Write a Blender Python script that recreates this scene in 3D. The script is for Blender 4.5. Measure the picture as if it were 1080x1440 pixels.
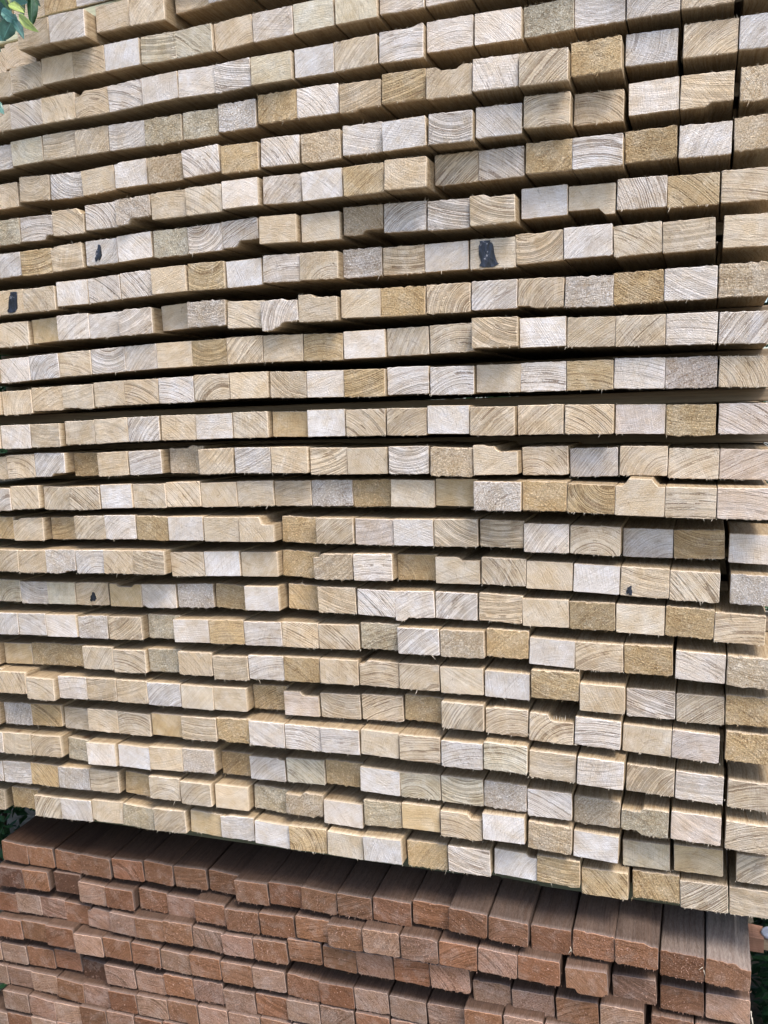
import bpy, math, random
from mathutils import Vector, Matrix
S = bpy.context.scene
for o in list(bpy.data.objects): bpy.data.objects.remove(o)
COL = S.collection
MM = 0.001
LIFT = 1.78          # the pile's reference corner stands this high above the ground
def V(x, y, z): return Vector((x*MM, y*MM, z*MM + LIFT))

# ---------------------------------------------------------------- camera
cam = bpy.data.cameras.new('camera'); camo = bpy.data.objects.new('camera', cam); COL.objects.link(camo)
yaw, pitch, roll = [math.radians(a) for a in (20.35642515, 6.88034661, -1.96355816)]
fw = Vector((-math.sin(yaw)*math.cos(pitch), math.cos(yaw)*math.cos(pitch), -math.sin(pitch)))
rt = Vector((math.cos(yaw), math.sin(yaw), 0)); up = rt.cross(fw)
rt, up = rt*math.cos(roll)+up*math.sin(roll), up*math.cos(roll)-rt*math.sin(roll)
M = Matrix((rt, up, -fw)).transposed().to_4x4()
CP = V(970.26, -953.47, -505.995)
M.translation = CP; camo.matrix_world = M
FPX = 1228.457
cam.sensor_fit = 'VERTICAL'; cam.sensor_height = 36; cam.lens = FPX/1440*36
cam.clip_start = 0.02; cam.clip_end = 200
S.camera = camo
S.render.resolution_x, S.render.resolution_y = 768, 1024
def at(x, y, Y):                      # photograph pixel -> point on the plane at depth Y (mm)
    d = (x-540)/FPX*rt + (720-y)/FPX*up + fw
    return CP + d*((Y*MM-CP.y)/d.y)

# ---------------------------------------------------------------- light
SUN_EL, SUN_AZ = math.radians(60), math.radians(48)      # azimuth measured from straight behind the camera towards the right
w = bpy.data.worlds.new('World'); S.world = w; w.use_nodes = True
nt = w.node_tree; nt.nodes.clear()
sk = nt.nodes.new('ShaderNodeTexSky'); sk.sky_type = 'NISHITA'; sk.sun_disc = False
sk.sun_elevation = SUN_EL; sk.sun_rotation = math.pi-SUN_AZ
sk.air_density = 1.0; sk.dust_density = 2.5; sk.ozone_density = 1.0
bg = nt.nodes.new('ShaderNodeBackground'); bg.inputs[1].default_value = 0.15
ow = nt.nodes.new('ShaderNodeOutputWorld')
nt.links.new(sk.outputs[0], bg.inputs[0]); nt.links.new(bg.outputs[0], ow.inputs[0])
sun = bpy.data.lights.new('sun', 'SUN'); sun.energy = 1.7; sun.angle = math.radians(24); sun.color = (1, 0.93, 0.84)
suno = bpy.data.objects.new('sun', sun); COL.objects.link(suno)
sd = Vector((math.sin(SUN_AZ)*math.cos(SUN_EL), -math.cos(SUN_AZ)*math.cos(SUN_EL), math.sin(SUN_EL)))
suno.rotation_euler = sd.to_track_quat('Z', 'Y').to_euler(); suno.location = sd*5
S.view_settings.view_transform = 'Standard'; S.view_settings.look = 'None'
S.view_settings.gamma = 1; S.view_settings.exposure = 1.13
DATA = """
r1 175.4,47.9,-43.5,-13.9,0.6,t 230.4,53.0,-46.0,-18.5,-1.0,w 283.8,48.2,-36.3,1.4,-0.0,t 334.8,49.4,-38.5,-1.7,-1.5,t 387.6,48.3,-25.3,18.0,2.2,t 435.8,47.5,-24.1,12.8,2.2,w
r2 96.9,49.8,-89.3,1.6,0.0,t 147.0,49.5,-86.2,1.5,2.2,t 196.5,48.8,-83.8,1.3,0.3,ts 245.1,47.5,-83.4,0.7,1.3,t 294.9,51.1,-83.3,0.1,-0.1,ws 348.8,49.1,-85.2,-2.5,-1.6,gb 398.5,49.6,-85.7,-2.9,0.8,g 449.6,50.1,-83.9,1.5,2.2,t 501.4,50.8,-84.1,-1.1,-0.1,w 552.9,49.1,-83.3,-0.5,1.2,gs 604.2,48.9,-83.4,-1.9,0.0,gs 655.2,50.6,-80.0,4.1,-1.9,w 706.3,49.0,-78.8,7.8,0.8,w
r3 91.0,50.0,-130.5,1.8,0.0,tb 142.3,50.7,-131.2,0.8,0.1,wb 193.6,51.3,-131.4,0.6,-0.2,t 246.1,51.8,-132.2,-0.7,-0.5,tb 297.6,49.3,-131.9,-1.9,2.2,wb 348.6,50.5,-131.1,-3.5,0.9,ws 399.8,50.5,-132.5,-4.7,-2.2,ws 449.7,47.5,-133.7,-6.6,1.9,wb 501.2,51.6,-134.9,-10.5,-1.0,gs 553.0,48.2,-133.5,-5.0,-0.8,ws 603.3,50.9,-133.3,-4.8,0.9,t 656.1,50.4,-134.4,-6.2,-2.0,wb 708.6,51.2,-129.0,2.0,-1.4,w 761.3,49.9,-131.3,-0.2,-1.7,ws 813.0,51.4,-127.7,10.0,0.2,gx 864.3,50.2,-127.2,11.8,-0.6,w 916.4,50.9,-127.3,10.4,-1.1,w 967.5,48.9,-127.3,11.8,-1.1,t 1024.4,47.5,-125.9,10.6,-1.0,w
r4 81.0,50.0,-176.4,10.1,0.0,w 133.1,50.3,-174.4,7.9,1.1,gs 184.6,50.9,-174.0,8.2,-0.4,t 237.5,50.3,-175.4,5.3,-0.5,t 291.5,52.7,-176.7,3.3,-0.9,w 345.8,52.9,-178.0,1.2,-0.3,gx 398.4,48.1,-178.6,1.2,-1.3,gx 450.3,49.3,-177.4,-2.4,-0.3,wx 503.3,50.2,-175.3,-2.9,-0.8,hx 554.5,51.1,-176.6,-4.2,-1.2,w 607.0,49.0,-180.3,-8.2,-2.2,t 659.1,49.6,-178.5,-10.8,-1.6,hb 710.9,49.9,-182.7,-15.0,-2.2,t 761.5,47.9,-183.5,-18.4,-2.2,w 811.6,49.6,-186.5,-21.8,-1.7,tb 862.6,49.7,-179.3,-6.4,-0.3,hx 914.0,50.3,-170.4,18.9,-2.2,w 969.9,50.8,-171.5,18.6,-2.2,tb 1020.3,47.5,-172.4,16.9,-2.2,w
r5 78.7,50.0,-223.6,17.2,0.6,t 134.1,49.0,-220.1,14.0,-2.2,t 188.5,50.8,-223.4,11.4,-2.2,wb 241.6,49.8,-223.5,7.8,2.2,ts 294.0,48.6,-222.6,3.5,-0.5,ws 346.9,49.0,-224.1,-1.0,0.0,tx 400.6,50.3,-223.3,-5.7,2.2,wb 454.9,49.0,-227.3,-10.8,-1.3,h 507.1,49.1,-226.2,-9.6,-2.2,wb 559.8,48.2,-228.6,-12.4,-0.2,tx 610.7,47.5,-227.8,-13.7,-1.8,w 661.8,49.4,-230.7,-21.3,0.3,ws 712.9,47.5,-231.0,-21.0,-2.2,wb 762.5,48.5,-228.0,-10.2,-1.7,w 812.6,47.5,-224.5,-9.1,-1.9,tb 862.5,49.5,-223.0,11.2,-2.2,tb 916.9,49.2,-218.4,18.6,-0.1,ws 967.1,49.9,-220.1,17.3,-2.2,t 1021.8,47.5,-220.1,18.4,-1.9,tx
r6 89.3,50.0,-273.9,3.8,0.7,gx 142.6,51.2,-273.9,2.2,-1.4,wb 195.9,48.4,-271.8,-0.2,-0.4,tb 249.1,50.0,-269.8,-0.7,-0.2,wb 302.0,50.5,-269.4,-8.4,1.9,wx 354.5,48.7,-269.1,-9.6,-0.0,t 406.5,48.8,-270.5,-15.0,-0.2,t 457.2,47.5,-269.1,-17.7,-0.3,ws 508.0,49.3,-268.4,-10.3,-2.2,w 560.6,50.1,-270.6,-14.7,-0.2,ws 612.3,47.5,-271.9,-19.0,-0.1,h 662.3,47.8,-272.8,-24.6,-2.1,t 712.0,48.8,-266.8,5.7,-0.5,tb 761.5,49.4,-267.6,4.7,-0.8,wb 812.6,48.2,-267.7,0.7,-1.8,hx 862.3,50.4,-269.2,0.3,-1.4,wb 914.2,50.9,-264.4,18.1,-0.1,hx 965.9,49.6,-267.3,17.2,-2.2,w 1017.4,47.5,-265.9,18.0,-0.0,tx
r7 86.5,50.0,-316.3,3.3,1.2,w 140.5,50.3,-317.3,0.2,0.5,hb 190.7,49.0,-315.8,-0.4,2.2,t 243.8,48.4,-313.2,1.3,0.3,wk 296.1,51.2,-312.3,-0.7,2.2,ws 351.0,49.1,-313.1,-4.8,-0.2,gx 401.4,47.5,-313.3,-7.3,0.8,wb 450.0,47.5,-311.5,-8.8,0.7,wb 500.9,47.5,-312.8,-12.8,-1.5,ts 551.3,48.4,-314.0,-3.3,-0.7,ts 601.8,47.7,-310.5,1.8,-1.8,tx 652.5,49.4,-312.7,0.4,-2.1,wb 703.4,47.5,-315.8,-2.2,-2.1,wb 753.5,48.8,-316.0,-6.5,0.3,tb 804.9,49.5,-310.1,16.9,-0.8,ws 854.4,48.5,-313.1,18.2,-1.7,ts 904.9,49.4,-311.5,17.0,-2.0,wb 955.1,49.7,-314.2,18.4,-1.4,hb 1005.6,47.5,-314.7,19.0,-1.3,tb
r8 89.8,50.0,-365.7,-0.8,0.1,tk 141.7,51.7,-365.4,-2.0,1.2,t 195.4,49.9,-361.2,-0.9,0.1,ws 246.6,48.6,-360.0,-2.0,2.2,wb 297.3,50.0,-358.3,-2.4,1.2,wb 348.5,49.2,-358.0,-10.6,0.7,ts 400.6,50.5,-357.9,-9.3,-0.8,hb 451.4,47.5,-357.8,-5.9,0.6,ws 500.5,47.5,-356.5,-7.5,-2.2,wb 549.3,47.5,-357.8,-9.6,-1.7,t 597.1,47.5,-356.7,7.9,-0.9,wx 647.0,49.3,-357.6,8.6,-1.1,tb 697.6,50.1,-358.3,8.2,-0.5,ws 749.6,50.6,-360.0,8.3,-1.4,tK 800.9,50.3,-358.1,7.9,0.9,tb 851.8,49.8,-357.3,6.9,-0.1,w 902.0,48.0,-359.0,8.7,0.8,t 951.9,50.3,-360.1,7.7,0.4,t 1007.7,47.5,-361.2,6.9,-2.2,ts
r9 91.4,50.0,-408.2,1.8,1.2,t 141.8,49.9,-404.6,10.9,2.1,hs 192.3,50.2,-404.8,-0.7,0.9,w 243.2,50.0,-404.9,-0.4,1.2,w 294.4,49.8,-404.9,-8.2,0.6,wb 344.5,49.6,-400.4,14.0,2.2,ts 396.1,52.9,-401.1,-6.8,-0.9,wx 449.8,49.7,-406.3,-5.7,-2.2,t 499.3,48.5,-408.5,-13.2,2.2,wb 548.2,48.5,-405.5,-14.0,-0.9,t 598.0,48.1,-403.7,-5.2,-1.9,ts 648.4,51.8,-404.9,-3.7,-1.3,hx 700.7,49.8,-405.1,-1.1,-1.2,tb 752.2,50.4,-404.8,-0.2,-1.4,wb 802.4,48.6,-406.3,0.5,-2.2,tb 853.2,49.7,-408.9,-0.8,-2.2,wx 903.4,49.3,-408.8,-0.4,0.1,hx 953.8,50.1,-409.3,-1.2,-1.0,w 1004.0,47.6,-409.0,0.9,-1.8,tx
r10 90.5,49.7,-455.8,-0.1,2.1,w 140.0,48.4,-453.6,0.1,2.2,wb 191.0,50.5,-451.7,-0.4,1.5,t 242.7,51.9,-450.3,0.6,1.4,wb 293.2,48.3,-448.9,1.0,1.6,w 343.6,50.8,-448.2,-0.3,0.3,ts 394.0,49.2,-448.0,0.1,0.3,hb 443.8,48.9,-447.8,-1.3,0.2,tb 494.7,52.0,-448.2,-0.3,-1.0,t 546.8,50.2,-449.5,-0.3,-1.9,hb 599.5,51.1,-449.7,-1.0,-0.2,ws 650.7,49.5,-448.9,3.9,-0.2,t 702.4,50.0,-448.4,3.2,-0.1,tb 753.9,50.1,-446.2,-10.8,-1.4,tb 804.5,49.6,-448.0,0.5,-0.5,ws 854.6,49.3,-450.4,1.2,-2.2,t 904.8,49.5,-452.4,0.2,-1.5,tb 954.8,49.0,-453.8,-0.1,-1.5,w 1004.6,47.8,-455.6,-0.1,-2.2,wb
r11 89.3,50.0,-499.4,0.4,1.6,t 139.7,49.9,-495.7,1.5,0.4,t 190.5,49.5,-495.4,0.2,0.3,t 241.8,47.5,-492.8,-0.6,1.5,t 291.3,50.7,-492.1,-1.3,0.2,tb 344.1,51.2,-492.1,-2.5,0.0,wb 396.5,49.5,-490.3,-4.0,0.0,tb 449.0,51.7,-490.4,-5.5,-0.2,ts 500.3,48.1,-491.4,-2.7,-2.0,t 549.4,47.5,-492.7,-3.6,-1.1,ws 599.1,50.3,-493.7,-5.4,-1.1,hb 650.3,49.7,-492.7,0.9,-0.3,wb 702.3,50.3,-495.0,-0.4,-1.2,wb 753.5,49.4,-494.5,7.5,-1.3,ts 803.2,49.3,-495.2,7.7,-0.4,wb 852.9,48.4,-495.6,6.7,-0.5,hb 903.3,51.0,-496.1,7.8,-2.2,w 954.7,50.4,-497.4,7.8,-0.6,px 1005.5,48.5,-498.6,7.6,-2.2,tb
r12 85.9,50.0,-545.7,-3.8,0.4,w 137.5,47.5,-544.4,-5.6,0.2,t 187.7,47.5,-541.9,2.6,0.2,t 239.6,51.8,-540.9,1.2,2.1,t 290.1,47.9,-539.5,0.3,1.1,wb 342.7,51.6,-539.1,0.8,-0.1,t 395.2,52.0,-538.7,-0.3,0.8,ws 446.3,47.5,-538.3,-1.3,-0.1,t 496.5,50.0,-538.5,8.8,-1.2,hs 547.3,48.8,-538.7,-0.5,-0.2,ws 598.2,48.9,-538.8,-3.0,-0.2,tb 648.8,48.0,-539.4,-4.3,-1.2,tb 698.9,48.7,-538.7,-6.9,-1.2,ws 749.3,49.3,-541.3,-9.2,-1.2,tb 800.2,49.7,-541.7,3.4,-0.3,tb 852.1,50.7,-542.4,1.9,-1.2,tb 903.9,50.9,-544.0,14.8,-1.2,ps 954.6,49.0,-546.5,14.3,-1.2,hx 1006.4,49.1,-546.2,14.7,-1.2,pb
r13 34.4,50.0,-588.4,4.4,0.0,t 86.4,47.5,-586.3,0.9,2.2,tb 136.4,50.2,-584.7,-0.7,-0.3,wb 187.9,50.0,-585.0,17.5,1.2,hx 239.6,47.5,-584.2,-0.6,2.0,t 291.4,49.1,-582.4,-2.5,1.8,wb 342.3,50.0,-582.3,14.7,-0.3,tx 394.8,49.2,-582.3,-0.2,1.7,t 447.8,49.3,-581.5,-3.2,-0.3,w 498.6,48.6,-581.6,-5.0,-0.3,t 548.3,48.1,-584.0,-0.0,-0.3,tb 598.3,50.1,-583.7,-2.1,0.6,ts 650.7,48.1,-583.2,-6.6,-0.3,wb 701.7,48.8,-585.7,-9.3,-2.2,tx 753.1,49.4,-584.5,-12.0,0.6,ts 804.0,50.1,-586.6,9.5,0.6,tb 855.5,51.0,-589.2,18.9,0.6,w 907.1,49.0,-588.6,17.3,-1.2,t 957.3,50.1,-592.3,18.7,-1.9,t 1007.6,49.0,-593.2,18.8,-1.9,pb
r14 44.1,48.7,-631.4,-5.2,0.0,w 92.6,47.5,-628.9,-3.5,1.7,t 141.2,48.6,-630.6,5.6,-0.8,t 190.2,48.7,-629.3,-1.0,1.6,tb 242.1,50.0,-627.0,-1.2,1.5,ws 292.3,49.5,-626.3,0.4,0.5,t 342.9,50.7,-624.6,1.4,1.5,tb 394.2,51.2,-624.5,3.4,1.4,ts 445.5,50.3,-623.3,4.2,1.4,t 495.4,48.8,-622.9,7.6,0.4,t 547.0,53.0,-622.8,9.4,0.4,wx 599.0,50.0,-623.2,12.2,1.5,hx 651.2,53.0,-622.8,2.4,-1.3,ts 703.6,50.0,-621.6,5.2,-0.7,hs 755.7,52.2,-623.3,-19.8,-1.2,wx 806.0,47.5,-623.9,-11.1,-1.3,hx 855.0,49.6,-626.1,-11.4,-2.2,hb 905.1,49.7,-628.6,-11.9,-1.9,ts 955.1,49.4,-630.3,-11.1,-1.9,tb 1006.0,49.7,-630.8,-11.3,-1.0,p
r15 35.7,50.0,-672.5,4.1,0.0,h 87.6,50.9,-674.1,3.6,1.2,t 139.7,50.0,-673.5,18.7,1.2,h 194.0,50.1,-669.5,0.5,1.2,tb 244.4,48.6,-668.2,-0.8,1.2,w 296.1,49.1,-667.8,-3.1,-1.0,hx 348.6,51.8,-667.1,-6.2,1.2,ws 401.9,50.0,-667.0,-8.5,0.2,ts 452.2,47.5,-666.1,-10.4,1.2,ts 501.9,50.0,-668.6,9.5,-2.0,hx 552.6,48.4,-667.5,-1.4,0.3,tb 603.1,48.6,-667.9,0.4,-0.7,p 652.5,48.7,-667.7,-1.9,0.3,ws 703.6,51.2,-667.2,-2.7,0.4,tb 755.6,49.4,-667.2,0.3,-1.5,tb 806.2,49.2,-671.5,-2.5,-0.4,w 858.4,53.0,-672.4,-3.2,-1.8,tb 911.9,51.7,-677.4,18.5,-1.0,w 964.4,50.4,-677.5,18.2,0.8,hb 1017.7,49.2,-681.5,17.8,-2.2,ws
r16 49.6,50.0,-717.0,-6.6,0.2,t 98.9,47.5,-717.1,-6.3,1.9,t 148.1,49.0,-715.7,-7.7,0.8,wx 198.9,48.5,-714.4,-8.0,2.0,w 247.2,47.5,-712.0,-13.8,0.8,t 295.0,47.5,-711.2,-15.0,0.6,t 343.9,49.4,-714.9,0.4,2.0,t 395.9,51.8,-712.7,-0.7,2.0,ws 448.1,50.1,-711.6,0.7,1.0,ts 498.8,50.0,-712.3,13.0,-2.2,hx 549.6,50.5,-710.7,-3.2,1.1,tx 601.6,48.7,-710.2,-4.8,1.1,wb 651.4,50.0,-711.3,14.2,1.1,h 703.5,52.4,-711.3,1.3,0.4,ts 756.7,50.5,-710.8,1.0,-1.5,tb 808.2,51.1,-713.8,1.6,-1.3,ts 859.2,49.2,-715.4,0.7,-2.2,ws 909.5,49.6,-717.4,-0.2,-2.0,tk 959.7,49.3,-719.9,0.7,-1.8,tb 1018.9,48.5,-721.0,0.7,-1.7,wx
r17 31.9,49.9,-764.5,11.3,1.1,g 81.8,49.1,-765.7,11.9,1.4,w 130.6,47.7,-763.8,9.3,1.5,gs 181.9,53.0,-762.7,10.3,1.7,tk 237.5,50.5,-762.3,9.3,0.5,hs 289.7,53.0,-761.6,10.8,1.8,w 345.7,53.0,-758.6,11.8,2.2,wx 398.6,50.0,-757.9,14.9,-2.2,hx 449.4,48.2,-755.0,-0.8,1.3,ws 501.7,48.3,-755.2,17.0,-2.2,h 551.3,50.0,-753.1,0.2,0.9,t 602.6,48.1,-753.7,-1.0,-1.2,wb 651.2,48.4,-753.3,-1.1,2.0,w 700.7,49.6,-753.3,1.2,-0.8,wb 752.5,50.0,-753.2,0.2,-2.2,tb 804.0,51.5,-756.0,-0.2,0.5,ts 854.9,48.9,-756.5,0.4,0.5,hx 905.1,50.1,-758.3,0.3,-1.1,ts 955.0,48.3,-758.4,0.3,-2.2,hx 1004.0,49.0,-762.7,0.6,-2.2,tb
r18 31.6,50.0,-810.8,2.3,2.2,w 83.0,47.8,-808.4,1.0,2.2,w 134.0,51.7,-808.1,0.8,2.2,ws 184.4,48.3,-807.4,3.6,1.1,wx 238.6,53.0,-806.1,2.2,2.2,tb 291.4,49.9,-804.3,15.4,0.6,gx 343.2,52.8,-803.1,0.8,2.2,ws 395.5,50.2,-801.7,0.9,2.2,hb 448.3,52.5,-800.4,0.1,1.7,w 499.3,48.8,-799.8,1.4,0.5,tb 551.7,53.0,-798.6,1.2,1.9,tb 605.5,50.0,-794.9,1.6,0.5,gx 657.0,50.7,-795.2,-9.1,1.0,wb 709.6,51.5,-795.2,-8.6,1.1,tx 760.4,48.3,-793.6,-2.0,-0.9,hx 810.8,50.5,-799.5,-3.5,-2.2,ws 862.4,51.0,-801.3,-3.6,-0.2,tb 914.2,49.9,-801.2,-3.0,0.7,hx 966.0,49.5,-805.4,-1.6,-2.2,w 1016.6,48.9,-807.7,-3.4,-2.2,tx
r19 39.3,49.6,-857.9,16.4,2.2,hs 89.1,49.2,-855.3,16.7,1.6,hx 138.9,49.6,-852.6,13.7,2.2,hx 190.0,49.8,-850.7,2.2,1.9,t 242.2,51.8,-851.5,1.5,2.2,tb 294.6,50.0,-847.8,7.7,1.8,gx 345.7,50.7,-846.8,0.4,1.1,t 399.0,51.3,-848.7,-0.3,2.2,t 450.5,49.6,-844.3,-0.0,1.3,w 500.5,49.0,-842.7,-1.4,1.3,hx 551.9,50.1,-841.1,-3.5,0.5,t 603.7,50.2,-840.2,-2.8,-0.4,tb 655.3,49.4,-839.2,-5.2,0.7,t 707.6,51.0,-839.6,-6.4,1.0,ts 760.5,51.6,-840.2,-6.3,-0.6,ws 814.9,52.7,-835.4,-9.1,-0.4,hx 866.0,47.8,-845.8,-10.4,-0.5,ts 916.1,50.5,-852.1,4.7,-0.1,wb 966.8,48.0,-854.2,6.1,-0.1,tb 1017.0,49.6,-851.7,5.2,-0.7,hx
r20 46.9,49.7,-893.3,-8.9,2.2,tb 95.9,47.5,-898.6,-8.9,-0.2,t 144.2,47.6,-896.2,1.0,1.2,w 193.5,50.0,-893.8,0.4,2.2,t 244.4,48.3,-893.0,-0.5,1.5,t 294.8,51.4,-892.8,0.2,1.8,wb 347.0,48.6,-891.9,-1.5,0.6,ts 396.0,48.4,-890.2,-0.5,1.8,ts 446.4,50.0,-889.3,16.2,2.2,hx 496.1,48.5,-889.1,3.8,2.1,ps 549.3,53.0,-887.2,3.5,1.6,t 605.0,53.0,-884.3,2.8,1.6,tb 658.3,50.0,-880.8,3.9,-1.3,hx 709.5,49.9,-878.9,-15.4,-0.2,tb 759.7,48.5,-882.3,-9.7,-1.2,tb 810.4,49.1,-885.2,-11.4,-1.7,tb 861.0,48.9,-885.0,-12.0,-2.2,wb 911.9,50.8,-892.8,2.1,-2.2,ts 961.8,47.6,-894.9,2.3,-2.2,p 1016.8,49.8,-891.6,2.6,-2.2,hx
r21 31.5,49.8,-948.4,13.4,2.2,wx 83.2,52.8,-946.0,13.8,2.2,hb 135.5,49.8,-947.8,18.5,-0.2,t 185.9,50.2,-942.6,7.8,1.1,t 238.4,53.0,-941.5,7.0,0.5,tb 292.7,50.0,-937.8,7.0,0.8,hs 346.2,53.0,-935.0,-0.7,1.8,t 399.2,50.0,-932.4,-0.1,2.2,hx 451.5,50.6,-928.5,-10.1,0.8,w 502.7,48.9,-927.3,-11.0,0.8,wb 554.0,51.0,-925.2,-13.8,1.2,w 605.6,48.4,-923.2,-13.7,-1.1,ts 657.1,50.1,-922.5,-17.4,0.5,tb 709.1,49.2,-923.5,-19.5,0.6,w 760.1,49.8,-920.8,-22.1,-1.0,gb 812.1,51.4,-926.2,-17.2,-1.4,t 864.4,49.4,-927.4,-19.9,-2.2,w 915.2,50.3,-939.2,4.6,-2.1,tb 966.1,48.6,-942.1,5.8,-2.1,w 1019.8,50.2,-945.0,5.7,-2.2,tb
r22 -13.9,49.6,-989.3,0.9,0.0,w 36.0,49.6,-989.5,2.5,2.2,t 89.7,53.0,-986.1,0.9,2.2,t 141.4,49.7,-991.9,14.3,-2.2,gx 190.4,47.5,-985.6,-5.8,2.2,ws 240.2,51.0,-985.7,-0.3,-0.2,ws 292.0,51.7,-983.0,-1.0,2.2,ts 342.6,48.6,-979.7,-0.5,2.1,wx 392.1,49.7,-984.9,17.3,1.4,hx 442.8,50.6,-980.8,3.9,1.5,w 497.8,53.0,-977.4,2.5,2.0,gb 550.0,50.0,-974.4,4.4,-0.0,hx 602.2,51.7,-973.0,-8.4,-0.8,ws 653.9,50.0,-972.9,-8.1,1.2,gb 705.6,50.8,-972.2,-9.3,0.6,gb 756.7,49.0,-970.9,-10.8,-1.4,wx 807.5,49.8,-975.2,-9.8,0.1,w 858.5,50.1,-981.1,-0.3,-1.6,tx 909.9,49.8,-986.0,-0.0,-2.2,gx 963.2,50.9,-986.5,0.3,-1.6,p 1018.1,50.3,-989.6,-0.4,-2.2,tb
r23 -29.4,50.0,-1039.2,10.3,0.0,w 24.0,50.0,-1037.6,10.1,2.2,w 75.0,48.8,-1034.9,8.5,0.7,hb 131.3,53.0,-1030.9,4.2,2.2,wx 184.6,48.2,-1028.4,2.9,1.0,t 236.3,50.0,-1030.9,13.7,-2.2,h 287.6,47.5,-1023.9,-2.9,1.2,t 339.0,47.5,-1023.6,-6.5,1.5,t 389.0,49.1,-1025.7,0.7,0.8,ts 440.9,50.0,-1025.3,11.9,-2.1,gx 493.8,51.9,-1020.5,0.1,-1.7,tx 550.0,52.9,-1023.5,-4.0,-0.0,ws 604.1,48.2,-1015.1,-7.6,1.5,gx 653.7,47.5,-1012.1,-9.6,0.6,hs 704.9,50.0,-1012.3,-15.0,0.3,tb 756.3,48.9,-1007.0,-19.1,0.4,ws 807.1,49.1,-1014.1,-12.2,-2.2,tx 857.5,49.4,-1020.8,-4.0,-2.2,ws 911.1,51.0,-1034.0,18.6,0.5,gs 966.7,51.2,-1032.2,19.1,0.8,hs 1030.9,51.0,-1033.8,17.1,-0.6,tb
r24 -36.7,50.0,-1087.4,16.7,0.0,tx 26.6,48.3,-1079.9,18.5,2.2,hx 75.2,48.3,-1084.4,10.2,0.6,tb 129.9,53.0,-1079.2,5.7,2.2,w 185.3,50.9,-1074.2,4.5,2.0,ts 239.7,51.2,-1071.9,0.4,-2.2,gx 293.8,49.9,-1068.5,-4.4,2.2,tb 345.0,47.5,-1068.1,3.6,-1.5,hs 396.0,49.0,-1065.4,-1.0,1.5,w 448.8,50.3,-1065.0,-4.7,-1.4,ws 501.6,51.7,-1063.0,-8.2,1.3,hb 555.3,47.7,-1059.0,-14.6,-1.2,ts 607.0,49.8,-1055.4,-19.5,2.2,ws 659.3,50.4,-1061.1,-5.1,0.8,hx 712.8,51.0,-1057.1,-11.5,1.3,wb 765.3,50.5,-1058.3,-1.0,-1.7,ws 815.4,48.6,-1057.6,-4.0,-0.7,hb 866.7,51.3,-1068.0,3.8,0.2,hb 922.0,50.8,-1071.1,19.2,1.2,hx 973.1,49.7,-1073.8,17.5,1.5,tb 1025.2,51.5,-1073.1,18.6,1.2,t
s1 -10.9,49.6,-1175.5,26.5,-2.2,r 38.4,48.3,-1175.7,27.8,2.2,r 87.4,49.0,-1175.5,29.2,-2.2,r 140.3,53.0,-1173.0,24.3,-0.1,r 196.6,53.0,-1170.1,25.6,2.2,rb 247.8,47.5,-1166.8,25.3,-2.1,r 299.4,53.0,-1167.0,28.5,2.2,r 353.0,50.0,-1165.4,29.3,-2.1,r 404.3,50.8,-1162.9,13.1,2.2,r 456.2,49.9,-1156.5,12.6,1.4,r 506.6,50.1,-1151.4,4.6,-2.0,r 557.8,47.7,-1148.5,2.0,-0.0,rb 608.4,50.8,-1146.3,1.2,-1.2,r 660.5,49.5,-1140.5,1.2,-1.6,rb 709.4,47.5,-1133.0,-14.2,-2.2,rb 757.9,47.5,-1135.1,-14.0,-2.2,rb 806.3,47.5,-1144.6,-1.0,0.4,r 854.3,47.5,-1141.0,-3.3,-2.2,rx 902.1,47.5,-1140.1,-6.0,-0.1,rx 949.9,47.5,-1157.3,13.5,-0.9,rx 997.7,47.5,-1157.8,13.2,-2.2,rx
s2 -19.2,50.0,-1215.5,22.8,2.2,d 30.5,47.5,-1211.2,21.7,2.2,r 83.6,49.4,-1211.6,29.3,2.0,d 132.8,48.1,-1215.4,21.4,-0.6,l 182.9,48.1,-1213.2,18.7,1.0,r 233.3,47.9,-1212.5,29.1,-2.2,rx 283.5,50.0,-1212.7,27.3,0.4,l 336.0,48.5,-1204.9,14.4,0.6,r 388.1,51.4,-1205.9,12.2,2.2,rx 442.3,51.8,-1201.3,9.7,2.2,r 496.6,50.0,-1193.3,5.5,0.8,rb 547.7,47.9,-1186.6,-8.1,2.2,rx 598.2,49.0,-1181.2,-13.0,1.4,lx 648.5,48.3,-1178.5,-14.8,1.6,lx 696.7,47.5,-1178.5,-14.0,-0.7,rb 744.6,47.5,-1177.3,-14.7,-2.2,lb 793.7,49.6,-1176.5,-14.6,-0.3,r 848.8,47.8,-1180.6,-14.1,2.2,rs 899.3,48.9,-1195.6,11.5,2.2,lb 950.1,48.1,-1210.0,28.9,0.2,r 999.3,47.5,-1210.2,28.9,0.4,l
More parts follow.
